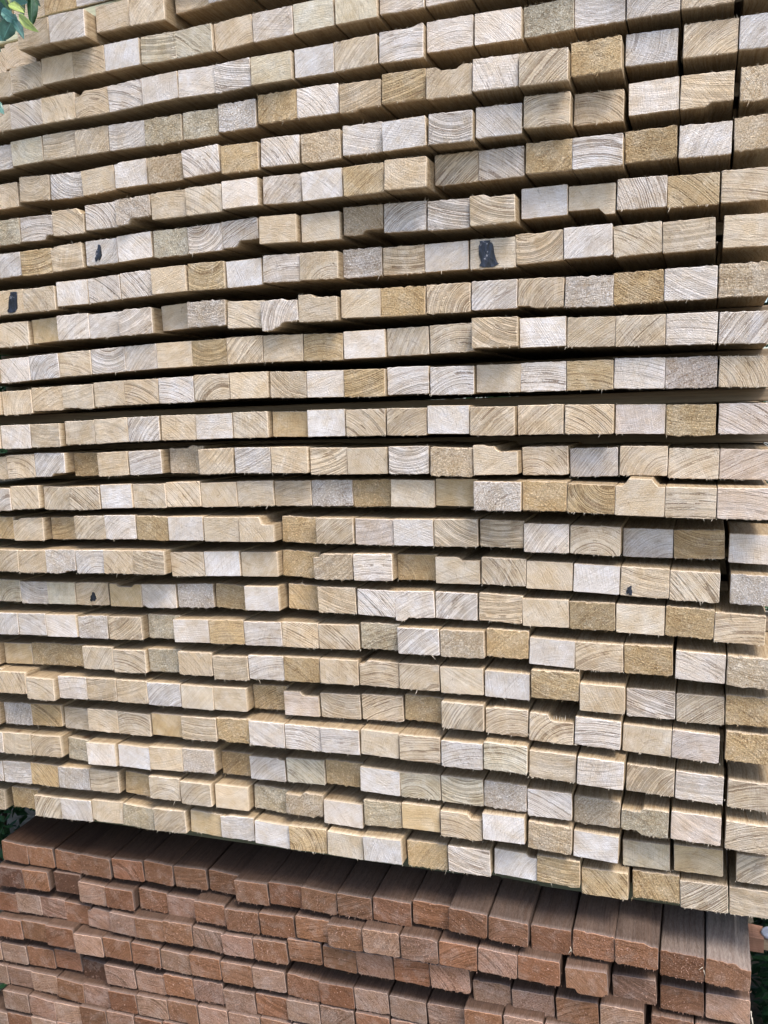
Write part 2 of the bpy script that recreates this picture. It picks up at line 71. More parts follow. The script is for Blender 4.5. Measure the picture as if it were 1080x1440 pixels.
s3 -39.3,48.3,-1262.8,30.6,2.2,r 6.2,48.3,-1257.4,29.0,2.2,l 51.4,48.3,-1256.4,30.1,2.2,lb 96.7,48.3,-1257.6,30.7,0.0,r 142.4,48.3,-1255.5,25.1,-2.2,ls 188.5,47.5,-1250.4,16.6,-1.3,l 235.2,48.3,-1247.9,14.7,2.2,r 282.9,48.3,-1244.3,13.3,2.2,rx 331.0,48.3,-1243.6,12.7,-2.2,lb 379.6,48.3,-1242.8,10.4,2.2,l 430.3,51.3,-1239.6,9.3,2.2,rx 482.2,48.6,-1229.4,8.3,2.1,rb 532.9,47.9,-1227.6,5.3,-1.3,rs 583.3,50.3,-1224.4,2.2,2.2,l 632.9,47.5,-1220.7,-0.7,0.4,rb 683.4,50.6,-1217.5,-3.6,2.2,lx 733.3,47.6,-1233.5,5.4,1.4,lx 784.3,50.9,-1232.0,1.1,2.2,lx 836.5,49.0,-1228.4,-2.5,2.2,rb 886.4,48.8,-1225.8,-3.8,0.8,lb 940.3,47.5,-1248.3,27.0,0.8,rx 988.8,47.5,-1248.3,28.2,1.4,r
s4 -28.0,50.0,-1298.5,20.1,2.2,r 23.1,49.7,-1293.7,20.2,2.2,r 73.9,51.1,-1290.9,14.7,2.2,r 126.8,50.8,-1292.2,12.8,2.2,l 176.8,48.3,-1288.5,13.8,2.2,r 227.0,48.1,-1287.0,12.0,-0.1,r 275.6,48.3,-1288.7,13.6,-0.8,l 325.6,49.2,-1285.3,11.4,2.2,r 375.1,48.8,-1286.0,12.2,2.2,r 424.8,49.6,-1283.1,11.2,2.2,l 475.2,48.7,-1283.4,11.1,-2.2,rx 525.1,49.2,-1282.4,8.8,2.2,r 573.8,47.5,-1280.1,9.4,2.0,lb 623.3,49.5,-1279.8,8.1,0.6,l 675.3,50.0,-1277.8,7.1,2.1,lb 726.0,47.5,-1261.7,-10.7,2.1,r 775.3,47.5,-1257.8,-13.3,2.1,lx 823.6,47.5,-1259.7,-8.6,2.1,r 871.6,47.5,-1277.9,16.6,2.1,lb 920.5,47.5,-1275.7,16.1,2.1,r 969.3,47.5,-1275.0,17.6,2.1,r
s5 -76.0,48.3,-1343.0,23.5,0.0,l -27.4,48.3,-1343.9,26.2,2.2,l 22.5,50.9,-1341.2,27.9,2.2,r 73.1,49.2,-1335.8,29.0,2.2,rs 123.0,49.9,-1343.3,29.8,-2.2,d 175.5,53.0,-1334.6,17.4,2.2,lb 228.0,49.8,-1333.5,18.6,2.2,l 277.9,49.0,-1327.2,15.3,2.2,r 326.5,47.5,-1324.6,15.1,2.2,lx 375.4,49.2,-1328.4,14.7,2.2,lx 425.9,49.6,-1323.8,14.9,1.4,rb 475.2,48.1,-1317.3,8.8,1.9,l 524.1,48.8,-1316.5,9.8,1.9,lx 574.6,47.5,-1314.0,8.7,1.9,r 623.4,47.8,-1313.8,10.3,1.9,l 673.1,47.5,-1311.5,9.5,1.9,r 722.4,47.5,-1309.6,9.1,1.9,l 771.9,48.7,-1309.5,10.9,1.9,r 822.4,48.8,-1307.7,10.7,1.9,l 872.9,48.7,-1305.6,10.2,1.9,r 923.2,48.7,-1304.2,10.4,1.9,l 972.6,47.5,-1302.6,10.5,1.9,r
s6 -67.7,49.2,-1382.2,24.1,0.0,lx -18.1,49.1,-1380.6,25.2,2.2,l 31.8,49.9,-1376.8,21.0,2.2,l 82.5,48.8,-1375.8,16.7,-2.1,r 131.8,49.1,-1375.2,18.2,2.2,l 181.3,47.5,-1369.7,12.3,2.2,r 231.8,52.2,-1367.6,12.9,2.2,lb 283.0,49.3,-1363.8,12.7,2.2,r 333.3,48.0,-1361.0,12.0,2.2,l 383.4,48.9,-1358.2,11.2,2.2,lx 432.2,47.5,-1356.8,12.1,2.2,r 481.6,48.2,-1353.8,11.1,2.2,l 531.2,48.8,-1351.6,11.0,2.2,r 580.1,47.5,-1349.8,11.3,2.2,l 629.7,47.8,-1347.6,11.3,2.2,r 679.0,48.3,-1347.1,13.2,2.2,l 729.7,48.5,-1343.5,11.5,2.2,rb 779.7,48.7,-1342.7,13.1,2.2,l 830.5,48.7,-1339.0,11.4,2.2,r 880.8,48.8,-1337.5,12.2,2.2,l 930.7,47.9,-1336.0,13.0,2.2,r 979.7,47.5,-1332.2,11.0,2.2,l
s7 -22.7,50.0,-1416.0,15.7,2.2,l 28.4,49.3,-1414.1,14.2,-1.9,l 78.1,49.3,-1413.2,15.0,2.2,lb 126.9,47.6,-1405.8,11.0,2.2,r 175.2,47.6,-1404.0,11.7,2.2,l 223.5,47.6,-1402.1,12.4,2.2,rb 273.5,48.7,-1398.8,11.5,2.2,r 322.9,48.5,-1396.8,12.1,2.2,l 372.8,48.2,-1393.7,11.4,2.2,lx 422.7,48.7,-1390.7,10.9,2.2,r 471.7,48.5,-1390.1,13.1,2.2,l 521.2,48.3,-1387.4,12.8,2.2,r 571.1,48.8,-1384.3,12.2,2.2,l 620.8,49.3,-1382.6,13.1,2.2,r
s8 -68.9,49.6,-1456.1,17.2,0.0,l -18.9,49.6,-1454.0,17.6,2.2,r 31.5,49.0,-1446.3,12.8,2.2,l 80.8,47.7,-1443.5,13.1,2.2,lb 131.1,47.7,-1439.0,11.7,2.2,r 179.3,47.7,-1436.9,12.6,2.2,l 229.6,48.8,-1432.8,11.5,2.2,r 279.1,48.7,-1430.3,12.2,2.2,l 330.1,49.5,-1426.1,11.0,2.2,r 379.9,49.2,-1424.3,12.5,2.2,l
"""
# ---------------------------------------------------------------- node helpers
class G:
    def __init__(s, name):
        s.m = bpy.data.materials.new(name); s.m.use_nodes = True
        s.t = s.m.node_tree; s.t.nodes.clear()
    def n(s, ty, **k):
        x = s.t.nodes.new(ty)
        for a, b in k.items(): setattr(x, a, b)
        return x
    def put(s, sock, v):
        if v is None: return
        if hasattr(v, 'is_output'): s.t.links.new(v, sock)
        elif isinstance(v, (tuple, list)):
            sock.default_value = tuple(v)+((1,) if len(v) == 3 and len(sock.default_value) == 4 else ())
        else: sock.default_value = v
    def mth(s, op, a, b=None, c=None, clamp=False):
        x = s.n('ShaderNodeMath', operation=op, use_clamp=clamp)
        for i, v in enumerate((a, b, c)): s.put(x.inputs[i], v)
        return x.outputs[0]
    def vm(s, op, a, b=None, out=0):
        x = s.n('ShaderNodeVectorMath', operation=op)
        s.put(x.inputs[0], a); s.put(x.inputs[1], b); return x.outputs[out]
    def mix(s, f, a, b, bt='MIX'):
        x = s.n('ShaderNodeMix', data_type='RGBA', blend_type=bt)
        s.put(x.inputs[0], f); s.put(x.inputs[6], a); s.put(x.inputs[7], b); return x.outputs[2]
    def noise(s, vec, scale, det=2, rough=.5, dim='3D', w=None):
        x = s.n('ShaderNodeTexNoise', noise_dimensions=dim)
        if dim != '1D': s.put(x.inputs['Vector'], vec)
        if w is not None: s.put(x.inputs['W'], w)
        x.inputs['Scale'].default_value = scale; x.inputs['Detail'].default_value = det
        x.inputs['Roughness'].default_value = rough; return x.outputs[0]
    def rng(s, v, a, b, c=0, d=1, smooth=False):
        x = s.n('ShaderNodeMapRange'); x.interpolation_type = 'SMOOTHSTEP' if smooth else 'LINEAR'
        s.put(x.inputs[0], v); s.put(x.inputs[1], a); s.put(x.inputs[2], b); s.put(x.inputs[3], c); s.put(x.inputs[4], d)
        return x.outputs[0]
    def attr(s, name):
        return s.n('ShaderNodeAttribute', attribute_name=name)
    def sep(s, v):
        x = s.n('ShaderNodeSeparateXYZ'); s.put(x.inputs[0], v); return x.outputs
    def comb(s, a, b, c):
        x = s.n('ShaderNodeCombineXYZ')
        for i, v in enumerate((a, b, c)): s.put(x.inputs[i], v)
        return x.outputs[0]
    def done(s, col, rough=.7, bump=None, bstr=.5, bdist=.0006, spec=.25, metal=0, sub=None):
        p = s.n('ShaderNodeBsdfPrincipled')
        s.put(p.inputs['Base Color'], col); s.put(p.inputs['Roughness'], rough)
        p.inputs['Specular IOR Level'].default_value = spec; p.inputs['Metallic'].default_value = metal
        if bump is not None:
            b = s.n('ShaderNodeBump'); s.put(b.inputs['Strength'], bstr); b.inputs['Distance'].default_value = bdist
            s.put(b.inputs['Height'], bump); s.put(p.inputs['Normal'], b.outputs[0])
        o = s.n('ShaderNodeOutputMaterial'); s.t.links.new(p.outputs[0], o.inputs[0]); return s.m

def end_grain():
    g = G('sawn_end_grain')
    A = g.attr('lp'); lx, lz, spc = g.sep(A.outputs['Vector'])           # mm from the pith, ring spacing
    FP = g.attr('fp').outputs['Vector']                                  # mm across the face plus a seed
    TN = g.attr('tn'); base0 = TN.outputs['Color']; bold = TN.outputs['Alpha']
    # freshly polished by the saw in some places, raw and darker in others
    pat = g.noise(g.vm('ADD', FP, (31, 7, 3)), .055, 3, .55)
    base = g.mix(g.mth('MULTIPLY', g.rng(pat, .50, .62, 0, 1, True), .5), base0, g.mix(.2, g.mix(1, base0, (1.08, 1.15, 1.28), 'MULTIPLY'), (.73, .675, .62)))
    base = g.mix(g.mth('MULTIPLY', g.rng(pat, .46, .36, 0, 1, True), .40), base, g.mix(1, base, (.90, .82, .68), 'MULTIPLY'))
    rough, saw, stain = g.sep(g.attr('tx').outputs['Vector'])
    r = g.vm('LENGTH', g.comb(lx, lz, 0), out=1)
    wob = g.noise(FP, .05, 2)
    fine = g.noise(FP, .45, 3, .6)
    r2 = g.mth('ADD', r, g.mth('MULTIPLY', g.mth('SUBTRACT', wob, .5), 3.2))
    r2 = g.mth('ADD', r2, g.mth('MULTIPLY', g.mth('SUBTRACT', fine, .5), g.mth('MULTIPLY_ADD', rough, 1.8, .6)))
    seedw = g.mth('MULTIPLY', g.mth('ADD', r, g.sep(FP)[0]), .02)
    r3 = g.mth('ADD', r2, g.mth('MULTIPLY', g.noise(None, 9, 1, .5, '1D', g.mth('MULTIPLY', r, .018)), 14))
    ph = g.mth('FRACT', g.mth('DIVIDE', r3, spc))
    late = g.mth('MULTIPLY', g.rng(ph, .25, .82, 0, 1, True), g.rng(ph, .86, 1.0, 1, 0, True))
    # every ring has its own strength
    rid = g.mth('FLOOR', g.mth('DIVIDE', r3, spc))
    wn = g.n('ShaderNodeTexWhiteNoise', noise_dimensions='1D'); g.put(wn.inputs['W'], rid)
    late = g.mth('MULTIPLY', late, g.rng(wn.outputs[0], 0, 1, .55, 1.1))
    patch = g.noise(FP, .07, 2, .5)
    late_s = g.mth('MULTIPLY', late, g.mth('MULTIPLY', g.rng(patch, .3, .6, .6, 1.15), g.rng(bold, 0, 1, .28, 1.25)))
    warm = g.mix(.45, base, (.20, .11, .05), 'MIX')
    warm = g.mix(.65, warm, g.mix(1.0, base, (.30, .25, .21), 'MULTIPLY'))
    col = g.mix(late_s, base, warm)
    # saw kerf: faint straight bands across the face at an angle of its own
    an = g.mth('MULTIPLY', saw, 6.283)
    px, pz, py = g.sep(FP)
    u = g.mth('ADD', g.mth('MULTIPLY', px, g.mth('COSINE', an)), g.mth('MULTIPLY', pz, g.mth('SINE', an)))
    v = g.mth('SUBTRACT', g.mth('MULTIPLY', pz, g.mth('COSINE', an)), g.mth('MULTIPLY', px, g.mth('SINE', an)))
    kerf = g.noise(g.comb(g.mth('MULTIPLY', u, .95), g.mth('MULTIPLY', v, .03), 0), 1, 3, .65)
    wide = g.noise(g.comb(g.mth('MULTIPLY', u, .13), g.mth('MULTIPLY', v, .012), 4), 1, 2, .5)
    col = g.mix(g.mth('MULTIPLY', g.rng(kerf, .52, .70, 0, 1), .35), col, g.mix(.6, col, g.mix(1, base, (1.2, 1.27, 1.4), 'MULTIPLY')))
    col = g.mix(g.mth('MULTIPLY', g.rng(kerf, .48, .32, 0, 1), .30), col, g.mix(1, col, (.55, .50, .46), 'MULTIPLY'))
    col = g.mix(g.mth('MULTIPLY', g.rng(wide, .55, .68, 0, 1, True), g.rng(saw, .5, .9, .05, .45)), col, g.mix(.5, col, g.mix(1, base, (1.15, 1.25, 1.45), 'MULTIPLY')))
    # broad tone patches, speckle of torn fibres
    tone = g.noise(FP, .045, 3, .55)
    col = g.mix(1, col, g.mix(g.rng(tone, .3, .7), (.86, .83, .79), (1.06, 1.06, 1.06)), 'MULTIPLY')
    sp = g.noise(FP, 1.1, 3, .75)
    col = g.mix(g.mth('MULTIPLY', g.rng(sp, .50, .30, 0, 1), g.rng(rough, 0, 1, .5, 1.0)), col, g.mix(1, col, (.72, .59, .44), 'MULTIPLY'))
    col = g.mix(g.mth('MULTIPLY', g.rng(sp, .56, .72, 0, 1), g.rng(rough, 0, 1, .4, .9)), col, g.mix(.7, col, g.mix(1, base, (1.5, 1.52, 1.5), 'MULTIPLY')))
    s2 = g.noise(g.vm('ADD', FP, (5, 11, 2)), .5, 3, .8)
    col = g.mix(g.mth('MULTIPLY', g.rng(s2, .46, .34, 0, 1), g.rng(rough, .3, 1, 0, .85)), col, g.mix(1, col, (.74, .60, .42), 'MULTIPLY'))
    col = g.mix(g.mth('MULTIPLY', g.rng(s2, .56, .66, 0, 1), g.rng(rough, .3, 1, 0, .8)), col, g.mix(1, base, (1.6, 1.62, 1.6), 'MULTIPLY'))
    # mould and blue stain in patches
    mo = g.mth('MULTIPLY', g.mth('MULTIPLY', g.rng(g.noise(FP, .12, 3, .7), .45, .62), g.rng(g.noise(FP, .9, 2, .7), .40, .56)), stain)
    col = g.mix(g.mth('MULTIPLY', mo, .6), col, (.12, .112, .09))
    # drying checks: hairlines that run towards the pith
    ang = g.mth('ARCTAN2', lz, lx)
    cr = g.mth('ABSOLUTE', g.mth('SUBTRACT', g.noise(g.comb(g.mth('MULTIPLY', ang, 9), g.mth('MULTIPLY', r, .008), saw), 1.6, 1, .5), .5))
    ck = g.mth('MULTIPLY', g.rng(cr, .0, .0045, 1, 0), g.mth('MULTIPLY', g.rng(g.noise(FP, .06, 1), .50, .56), g.rng(saw, .35, .45)))
    col = g.mix(g.mth('MULTIPLY', ck, .5), col, (.10, .065, .04))
    rim = g.sep(g.attr('ed').outputs['Vector'])[1]  # edge highlight painted pale onto the fuzzy bevel
    col = g.mix(g.mth('MULTIPLY', rim, .8), col, g.mix(.15, g.mix(1, base, (1.5, 1.5, 1.5), 'MULTIPLY'), (.8, .77, .72)))
    h = g.mth('ADD', g.mth('MULTIPLY', g.mth('SUBTRACT', 1, late), g.rng(bold, 0, 1, .1, .6)), g.mth('MULTIPLY', g.mth('ADD', fine, sp), g.rng(rough, 0, 1, .35, 1.5)))
    h = g.mth('ADD', h, g.mth('MULTIPLY', kerf, .8)); h = g.mth('ADD', h, g.mth('MULTIPLY', s2, g.rng(rough, .3, 1, 0, 1.6)))
    return g.done(col, .78, h, g.rng(rough, 0, 1, .7, .85), .0018, .2)

def long_grain():
    g = G('sawn_long_grain')
    FP = g.attr('fp').outputs['Vector']; px, pz, py = g.sep(FP)
    SC = g.attr('sc'); base = SC.outputs['Color']; grey = SC.outputs['Alpha']
    wv = g.mth('MULTIPLY', g.mth('SUBTRACT', g.noise(g.comb(g.mth('MULTIPLY', px, .3), g.mth('MULTIPLY', pz, .3), py), .012, 2), .5), 22)
    vo = g.n('ShaderNodeTexVoronoi', feature='F1'); g.put(vo.inputs['Vector'], g.comb(g.mth('MULTIPLY', px, 1), g.mth('MULTIPLY', pz, .4), g.mth('MULTIPLY', py, .6))); vo.inputs['Scale'].default_value = .011
    kd = g.mth('MULTIPLY', vo.outputs['Distance'], 90)
    wv = g.mth('ADD', wv, g.mth('MULTIPLY', g.rng(kd, 0, 22, 1, 0, True), 9))
    st = g.comb(g.mth('ADD', px, wv), pz, g.mth('MULTIPLY', py, .035))
    n1 = g.noise(st, .55, 4, .65); n2 = g.noise(st, .12, 3, .6); n3 = g.noise(g.comb(px, pz, g.mth('MULTIPLY', py, .12)), 1.6, 2, .6)
    col = g.mix(g.rng(n1, .35, .65), g.mix(1, base, (.62, .53, .42), 'MULTIPLY'), base)
    col = g.mix(g.mth('MULTIPLY', g.rng(n2, .45, .7), .5), col, g.mix(1, base, (1.25, 1.2, 1.1), 'MULTIPLY'))
    col = g.mix(g.mth('MULTIPLY', g.rng(kd, 3, 7, 1, 0, True), .75), col, g.mix(1, base, (.35, .22, .16), 'MULTIPLY'))
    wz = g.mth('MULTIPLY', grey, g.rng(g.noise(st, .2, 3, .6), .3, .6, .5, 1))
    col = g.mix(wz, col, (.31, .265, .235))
    # the first millimetres behind the cut are fuzzy, their lit front strip painted pale
    pf = g.rng(g.mth('ADD', g.sep(g.attr('ed').outputs['Vector'])[0], g.mth('MULTIPLY', g.noise(g.comb(px, pz, 0), .9, 2, .7), 8)), 4.5, 11, 1, 0)
    col = g.mix(g.mth('MULTIPLY', pf, .75), col, g.mix(.16, g.mix(1, base, (1.9, 1.95, 2.1), 'MULTIPLY'), (.80, .78, .75)))
    n4 = g.noise(g.comb(px, pz, g.mth('MULTIPLY', py, .22)), .8, 4, .7)
    col = g.mix(g.mth('MULTIPLY', g.rng(n4, .50, .38, 0, 1), .45), col, g.mix(1, col, (.55, .48, .42), 'MULTIPLY'))
    col = g.mix(g.mth('MULTIPLY', g.rng(n4, .56, .66, 0, 1), .4), col, g.mix(1, col, (1.5, 1.5, 1.5), 'MULTIPLY'))
    h = g.mth('ADD', g.mth('MULTIPLY', n4, 1.2), g.mth('MULTIPLY', n3, .8))
    return g.done(col, .75, h, .75, .0012, .2)

def plain(name, c, rough=.7, nscale=30, var=.35, bd=.001, spec=.25, metal=0):
    g = G(name); tc = g.n('ShaderNodeTexCoord').outputs['Object']
    n = g.noise(tc, nscale, 4, .6)
    col = g.mix(g.rng(n, .3, .7), tuple(x*(1-var) for x in c), tuple(min(1, x*(1+var)) for x in c))
    return g.done(col, rough, n, .5, bd, spec, metal)

M_END = end_grain(); M_LONG = long_grain()
M_FIB = plain('torn_wood_fibre', (.66, .58, .46), .8, 400, .2)
M_FIBR = plain('torn_reddish_fibre', (.50, .31, .235), .7, 400, .25)
def bark_mat():
    g = G('blue_black_knot_bark'); tc = g.n('ShaderNodeTexCoord').outputs['Object']
    st = g.vm('MULTIPLY', tc, (1, 1, .35))
    n = g.noise(st, 260, 4, .65); n2 = g.noise(tc, 120, 3, .6)
    col = g.mix(g.rng(n, .45, .62), (.008, .009, .014), (.022, .030, .055))
    col = g.mix(g.rng(n2, .60, .66), col, (.34, .33, .36)); col = g.mix(g.rng(g.noise(st, 70, 3, .6), .62, .66), col, (.50, .42, .31))
    return g.done(col, .38, n, .8, .002, .5)
M_BARK = bark_mat()
def board_mat(name, c):
    g = G(name); tc = g.n('ShaderNodeTexCoord').outputs['Object']
    st = g.vm('MULTIPLY', tc, (.03, 1, 1))
    n = g.noise(st, 420, 4, .65); n2 = g.noise(st, 90, 3, .5)
    col = g.mix(g.rng(n, .3, .7), tuple(x*.6 for x in c), c)
    col = g.mix(g.mth('MULTIPLY', g.rng(n2, .5, .7), .5), col, tuple(min(1, x*1.3) for x in c))
    return g.done(col, .8, n, .6, .0008, .2)
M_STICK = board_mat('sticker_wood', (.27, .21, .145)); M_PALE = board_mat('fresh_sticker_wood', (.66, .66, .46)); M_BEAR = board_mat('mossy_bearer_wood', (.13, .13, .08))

# ---------------------------------------------------------------- mesh helpers
class MB:
    def __init__(s): s.v = []; s.f = []; s.m = []; s.a = {}
    def add(s, vs, fs, mi=0, at=None):
        b = len(s.v); s.v += vs; s.f += [tuple(b+i for i in f) for f in fs]; s.m += [mi]*len(fs)
        if at is not None:
            for k, l in at.items(): s.a.setdefault(k, []).extend(l)
    def mesh(s, name, mats, smooth=False):
        me = bpy.data.meshes.new(name); me.from_pydata([tuple(v) for v in s.v], [], s.f)
        for m in mats: me.materials.append(m)
        me.polygons.foreach_set('material_index', s.m)
        if smooth: me.polygons.foreach_set('use_smooth', [True]*len(s.f))
        for k, l in s.a.items():
            if k in ('tn', 'sc'):
                a = me.attributes.new(k, 'FLOAT_COLOR', 'POINT'); a.data.foreach_set('color', [x for t in l for x in t])
            else:
                a = me.attributes.new(k, 'FLOAT_VECTOR', 'POINT'); a.data.foreach_set('vector', [x for t in l for x in t])
        me.update(); return me
def link(name, me, parent=None):
    o = bpy.data.objects.new(name, me); COL.objects.link(o)
    if parent: o.parent = parent
    return o
def tag(o, label=None, cat=None, group=None, kind=None):
    for k, v in (('label', label), ('category', cat), ('group', group), ('kind', kind)):
        if v: o[k] = v
    return o
def box_mesh(name, sx, sy, sz, mat, seed=0, seg=1, j=0.0):
    """a sawn board: bevelled long edges, slightly uneven, origin at the bottom centre of its front face"""
    rr = random.Random(seed); b = min(.0012, sz*.15); mb = MB(); prof = [(0, b), (b, 0), (sy-b, 0), (sy, b), (sy, sz-b), (sy-b, sz), (b, sz), (0, sz-b)]
    vs = []; n = len(prof)
    for i in range(seg+1):
        x = -sx/2+sx*i/seg
        for (y, z) in prof: vs.append((x, y+rr.uniform(-j, j), z+rr.uniform(-j, j)))
    fs = []
    for i in range(seg):
        for k in range(n):
            a = i*n+k; c = i*n+(k+1) % n; fs.append((a, a+n, c+n, c))
    fs.append(tuple(range(n))); fs.append(tuple(seg*n+k for k in range(n-1, -1, -1)))
    mb.add(vs, fs); return mb.mesh(name, [mat])

TONES = {'w': (.73, .675, .625), 't': (.665, .56, .425), 'h': (.63, .485, .295), 'g': (.66, .595, .465), 'p': (.68, .59, .52),
         'r': (.355, .185, .112), 'l': (.47, .305, .23), 'd': (.16, .085, .06)}
def outline(w, h, chips, rr, n=15, rad=.7):
    """closed outline in mm, origin bottom centre, counter-clockwise seen from the front (x right, z up)"""
    x0, x1, z0, z1 = -w/2, w/2, 0, h
    pts = []
    def arc(cx, cz, a0):
        for k in (0, 1, 2):
            a = math.radians(a0+45*k); pts.append((cx+rad*math.cos(a), cz+rad*math.sin(a), 0))
    arc(x0+rad, z0+rad, 180)
    for i in range(1, n): pts.append((x0+(x1-x0)*i/n, z0, 1))
    arc(x1-rad, z0+rad, 270)
    for i in range(1, 5): pts.append((x1, z0+(z1-z0)*i/5, 2))
    arc(x1-rad, z1-rad, 0)
    for i in range(1, n): pts.append((x1-(x1-x0)*i/n, z1, 3))
    arc(x0+rad, z1-rad, 90)
    for i in range(1, 5): pts.append((x0, z1-(z1-z0)*i/5, 4))
    out = []
    for (x, z, e) in pts:
        for (c, cw, chh) in chips:
            # wane: the corner c is cut back over cw mm of width by up to chh mm of height, softly
            d = (x-x0) if 'l' in c else (x1-x) if 'r' in c else abs(x-(x0+x1)/2)
            t = max(0, min(1, (cw-d)/min(5, cw*.6)))
            t = t*t*(3-2*t)
            if 't' in c: z = min(z, z1-chh*t) if chh > 0 else (z - chh*t*(1 if z > h*.6 else 0))
            else: z = max(z, z0+chh*t) if chh > 0 else (z + chh*t*(1 if z < h*.4 else 0))
        out.append((x, z, e))
    return out
def batten(mb, w, h, typ, L, seed, chips=(), off=None, red=False, yr=0.0):
    """adds one batten to mb; off = (Matrix) for battens merged in one mesh"""
    rr = random.Random(seed)
    tone = typ[0]; tex = typ[1] if len(typ) > 1 else ''
    if red: w -= .8
    o = outline(w, h, chips, rr, 15, 1.8 if red else .8)
    N = len(o)
    c = TONES[tone]; k = rr.uniform(.88, 1.10); hue = rr.uniform(-.03, .03)
    c = (c[0]*k*(1+hue), c[1]*k, c[2]*k*(1-1.5*hue))
    bold = {'b': rr.uniform(.85, 1), 's': rr.uniform(0, .15), 'x': rr.uniform(.3, .7)}.get(tex, rr.uniform(.3, .6))
    rough = {'b': .3, 's': .12, 'x': 1.05}.get(tex, .35)*rr.uniform(.8, 1.15)
    if red: bold = max(bold, .55); kv = rr.uniform(.76, 1.16); hv = rr.uniform(.95, 1.06); c = (c[0]*kv, c[1]*kv*hv, c[2]*kv*hv)
    if tone in 'rld': rough = min(1.2, rough+.45)
    if tone == 'h' and tex != 's': rough = max(rough, .6)
    stain = {'g': rr.uniform(.5, 1)}.get(tone, rr.choice((0, 0, 0, 0, .15)))
    stain *= .6
    if typ == 'gx': stain = .7
    d = rr.choice((rr.uniform(28, 50), rr.uniform(50, 100), rr.uniform(80, 180), rr.uniform(100, 260), rr.uniform(100, 260)))
    a = rr.choice((rr.gauss(-1.57, .3), rr.gauss(1.57, .3), rr.gauss(-1.57, .5), rr.gauss(1.57, .3), rr.gauss(-.95, .25), rr.gauss(-2.2, .25), rr.gauss(-.9, .2), rr.gauss(-2.3, .2)))
    pth = (d*math.cos(a), h/2+d*math.sin(a))
    spc = rr.uniform(1.5, 2.6)*(1.15 if tex == 'b' else 1.0)
    s1, s2, s3 = rr.uniform(-900, 900), rr.uniform(-900, 900), rr.uniform(-900, 900)
    saw = rr.random()
    if red:
        kd = (.62+.5*min(1, yr)) if yr != .1 else 1; sc = (.105*k*kd, .060*k*kd, .040*k*kd, max(0., yr))  # shadow of the overhang painted into the top red row's side colour
    else:
        kk = rr.uniform(.85, 1.12); sc = (.40*kk, .32*kk, .215*kk, 0.)
    jb = {'x': .75, 's': .2}.get(tex, .42)
    j = []
    for (x, z, e) in o:
        if e == 1: j.append((rr.uniform(-.3, .3), -abs(rr.gauss(0, jb))))
        elif e == 3: j.append((rr.uniform(-.3, .3), rr.gauss(0, jb*.6)))
        elif e in (2, 4): j.append((rr.gauss(0, jb*.25), 0))
        else: j.append((rr.uniform(-.1, .1), rr.uniform(-.1, .1)))
    cx, cz = 0, h/2
    lean = rr.gauss(0, .010); leanz = rr.gauss(0, .012)       # the saw did not cut exactly square
    def yy(x, z): return (x*lean+(z-cz)*leanz)
    rings = []
    def shr(x, z, q): 
        l = math.hypot(x-cx, z-cz); f = max(0, (l-q)/l); return (cx+(x-cx)*f, cz+(z-cz)*f)
    ins = .65 if tex != 's' else .45
    r0 = [(lambda p: (p[0], yy(*p)+rr.uniform(-.1, .1), p[1]))(shr(x+a_, z+b_, ins)) for (x, z, e), (a_, b_) in zip(o, j)]
    rm = [(lambda p: (p[0], yy(*p)+rr.gauss(0, .05), p[1]))(shr(x, z, ins+min(w, h)*.2)) for (x, z, e) in o]
    r1 = [(x+a_, yy(x, z)+.65+rr.uniform(0, .35), z+b_) for (x, z, e), (a_, b_) in zip(o, j)]
    r2 = [(x+a_*.2, 7+rr.uniform(-2, 2), z+b_*.2) for (x, z, e), (a_, b_) in zip(o, j)]
    r3 = [(x, 60., z) for (x, z, e) in o]; r4 = [(x, L, z) for (x, z, e) in o]
    vs = []; fs = []; mi = []; ed = []
    cen = (cx, rr.gauss(0, .15), cz)
    # end cap (own vertices so that the edge stays crisp)
    vs.append(cen); vs += rm; vs += r0
    for i in range(N):
        n_ = (i+1) % N
        fs.append((0, 1+i, 1+n_)); mi.append(0)
        fs.append((1+i, 1+N+i, 1+N+n_, 1+n_)); mi.append(0)
    b0 = 1+N; b1 = len(vs); vs += r1
    for i in range(N):
        n_ = (i+1) % N; fs.append((b0+i, b1+i, b1+n_, b0+n_)); mi.append(0 if tex != 's' else 1)
    b = len(vs); vs += r1; vs += r2; vs += r3; vs += r4
    for q in range(3):
        for i in range(N):
            n_ = (i+1) % N; fs.append((b+q*N+i, b+(q+1)*N+i, b+(q+1)*N+n_, b+q*N+n_)); mi.append(1)
    fs.append(tuple(b+3*N+i for i in range(N))); mi.append(1)
    # torn fibres hanging from the edges
    nf = {'x': 46, 's': 8}.get(tex, 28); nf = int(nf*rr.uniform(.3, 1.5))
    fv = []; ff = []
    for q in range(nf):
        x, z, e = o[rr.randrange(N)]
        if e not in (1, 3) and rr.random() < .7: continue
        x += rr.uniform(-2, 2); dz = -1 if z < h/2 else rr.choice((.5, .8)); ln = rr.choice((.8, 1.2, 1.8, 2.6))*rr.uniform(.6, 1.2)
        if rr.random() < .04: ln *= 2.2
        dx = rr.uniform(-.6, .6)*ln; b_ = len(fv); wd = rr.uniform(.16, .38)
        fv += [(x-wd, .2, z), (x+wd, .2, z), (x+dx*.4+wd*.6, -.5, z+dz*ln*.5), (x+dx, -rr.uniform(.2, 1.4), z+dz*ln), (x, .7, z)]
        ff += [(b_, b_+1, b_+2), (b_, b_+2, b_+3), (b_+1, b_+4, b_+2), (b_+4, b_+3, b_+2), (b_+4, b_+3, b_)]
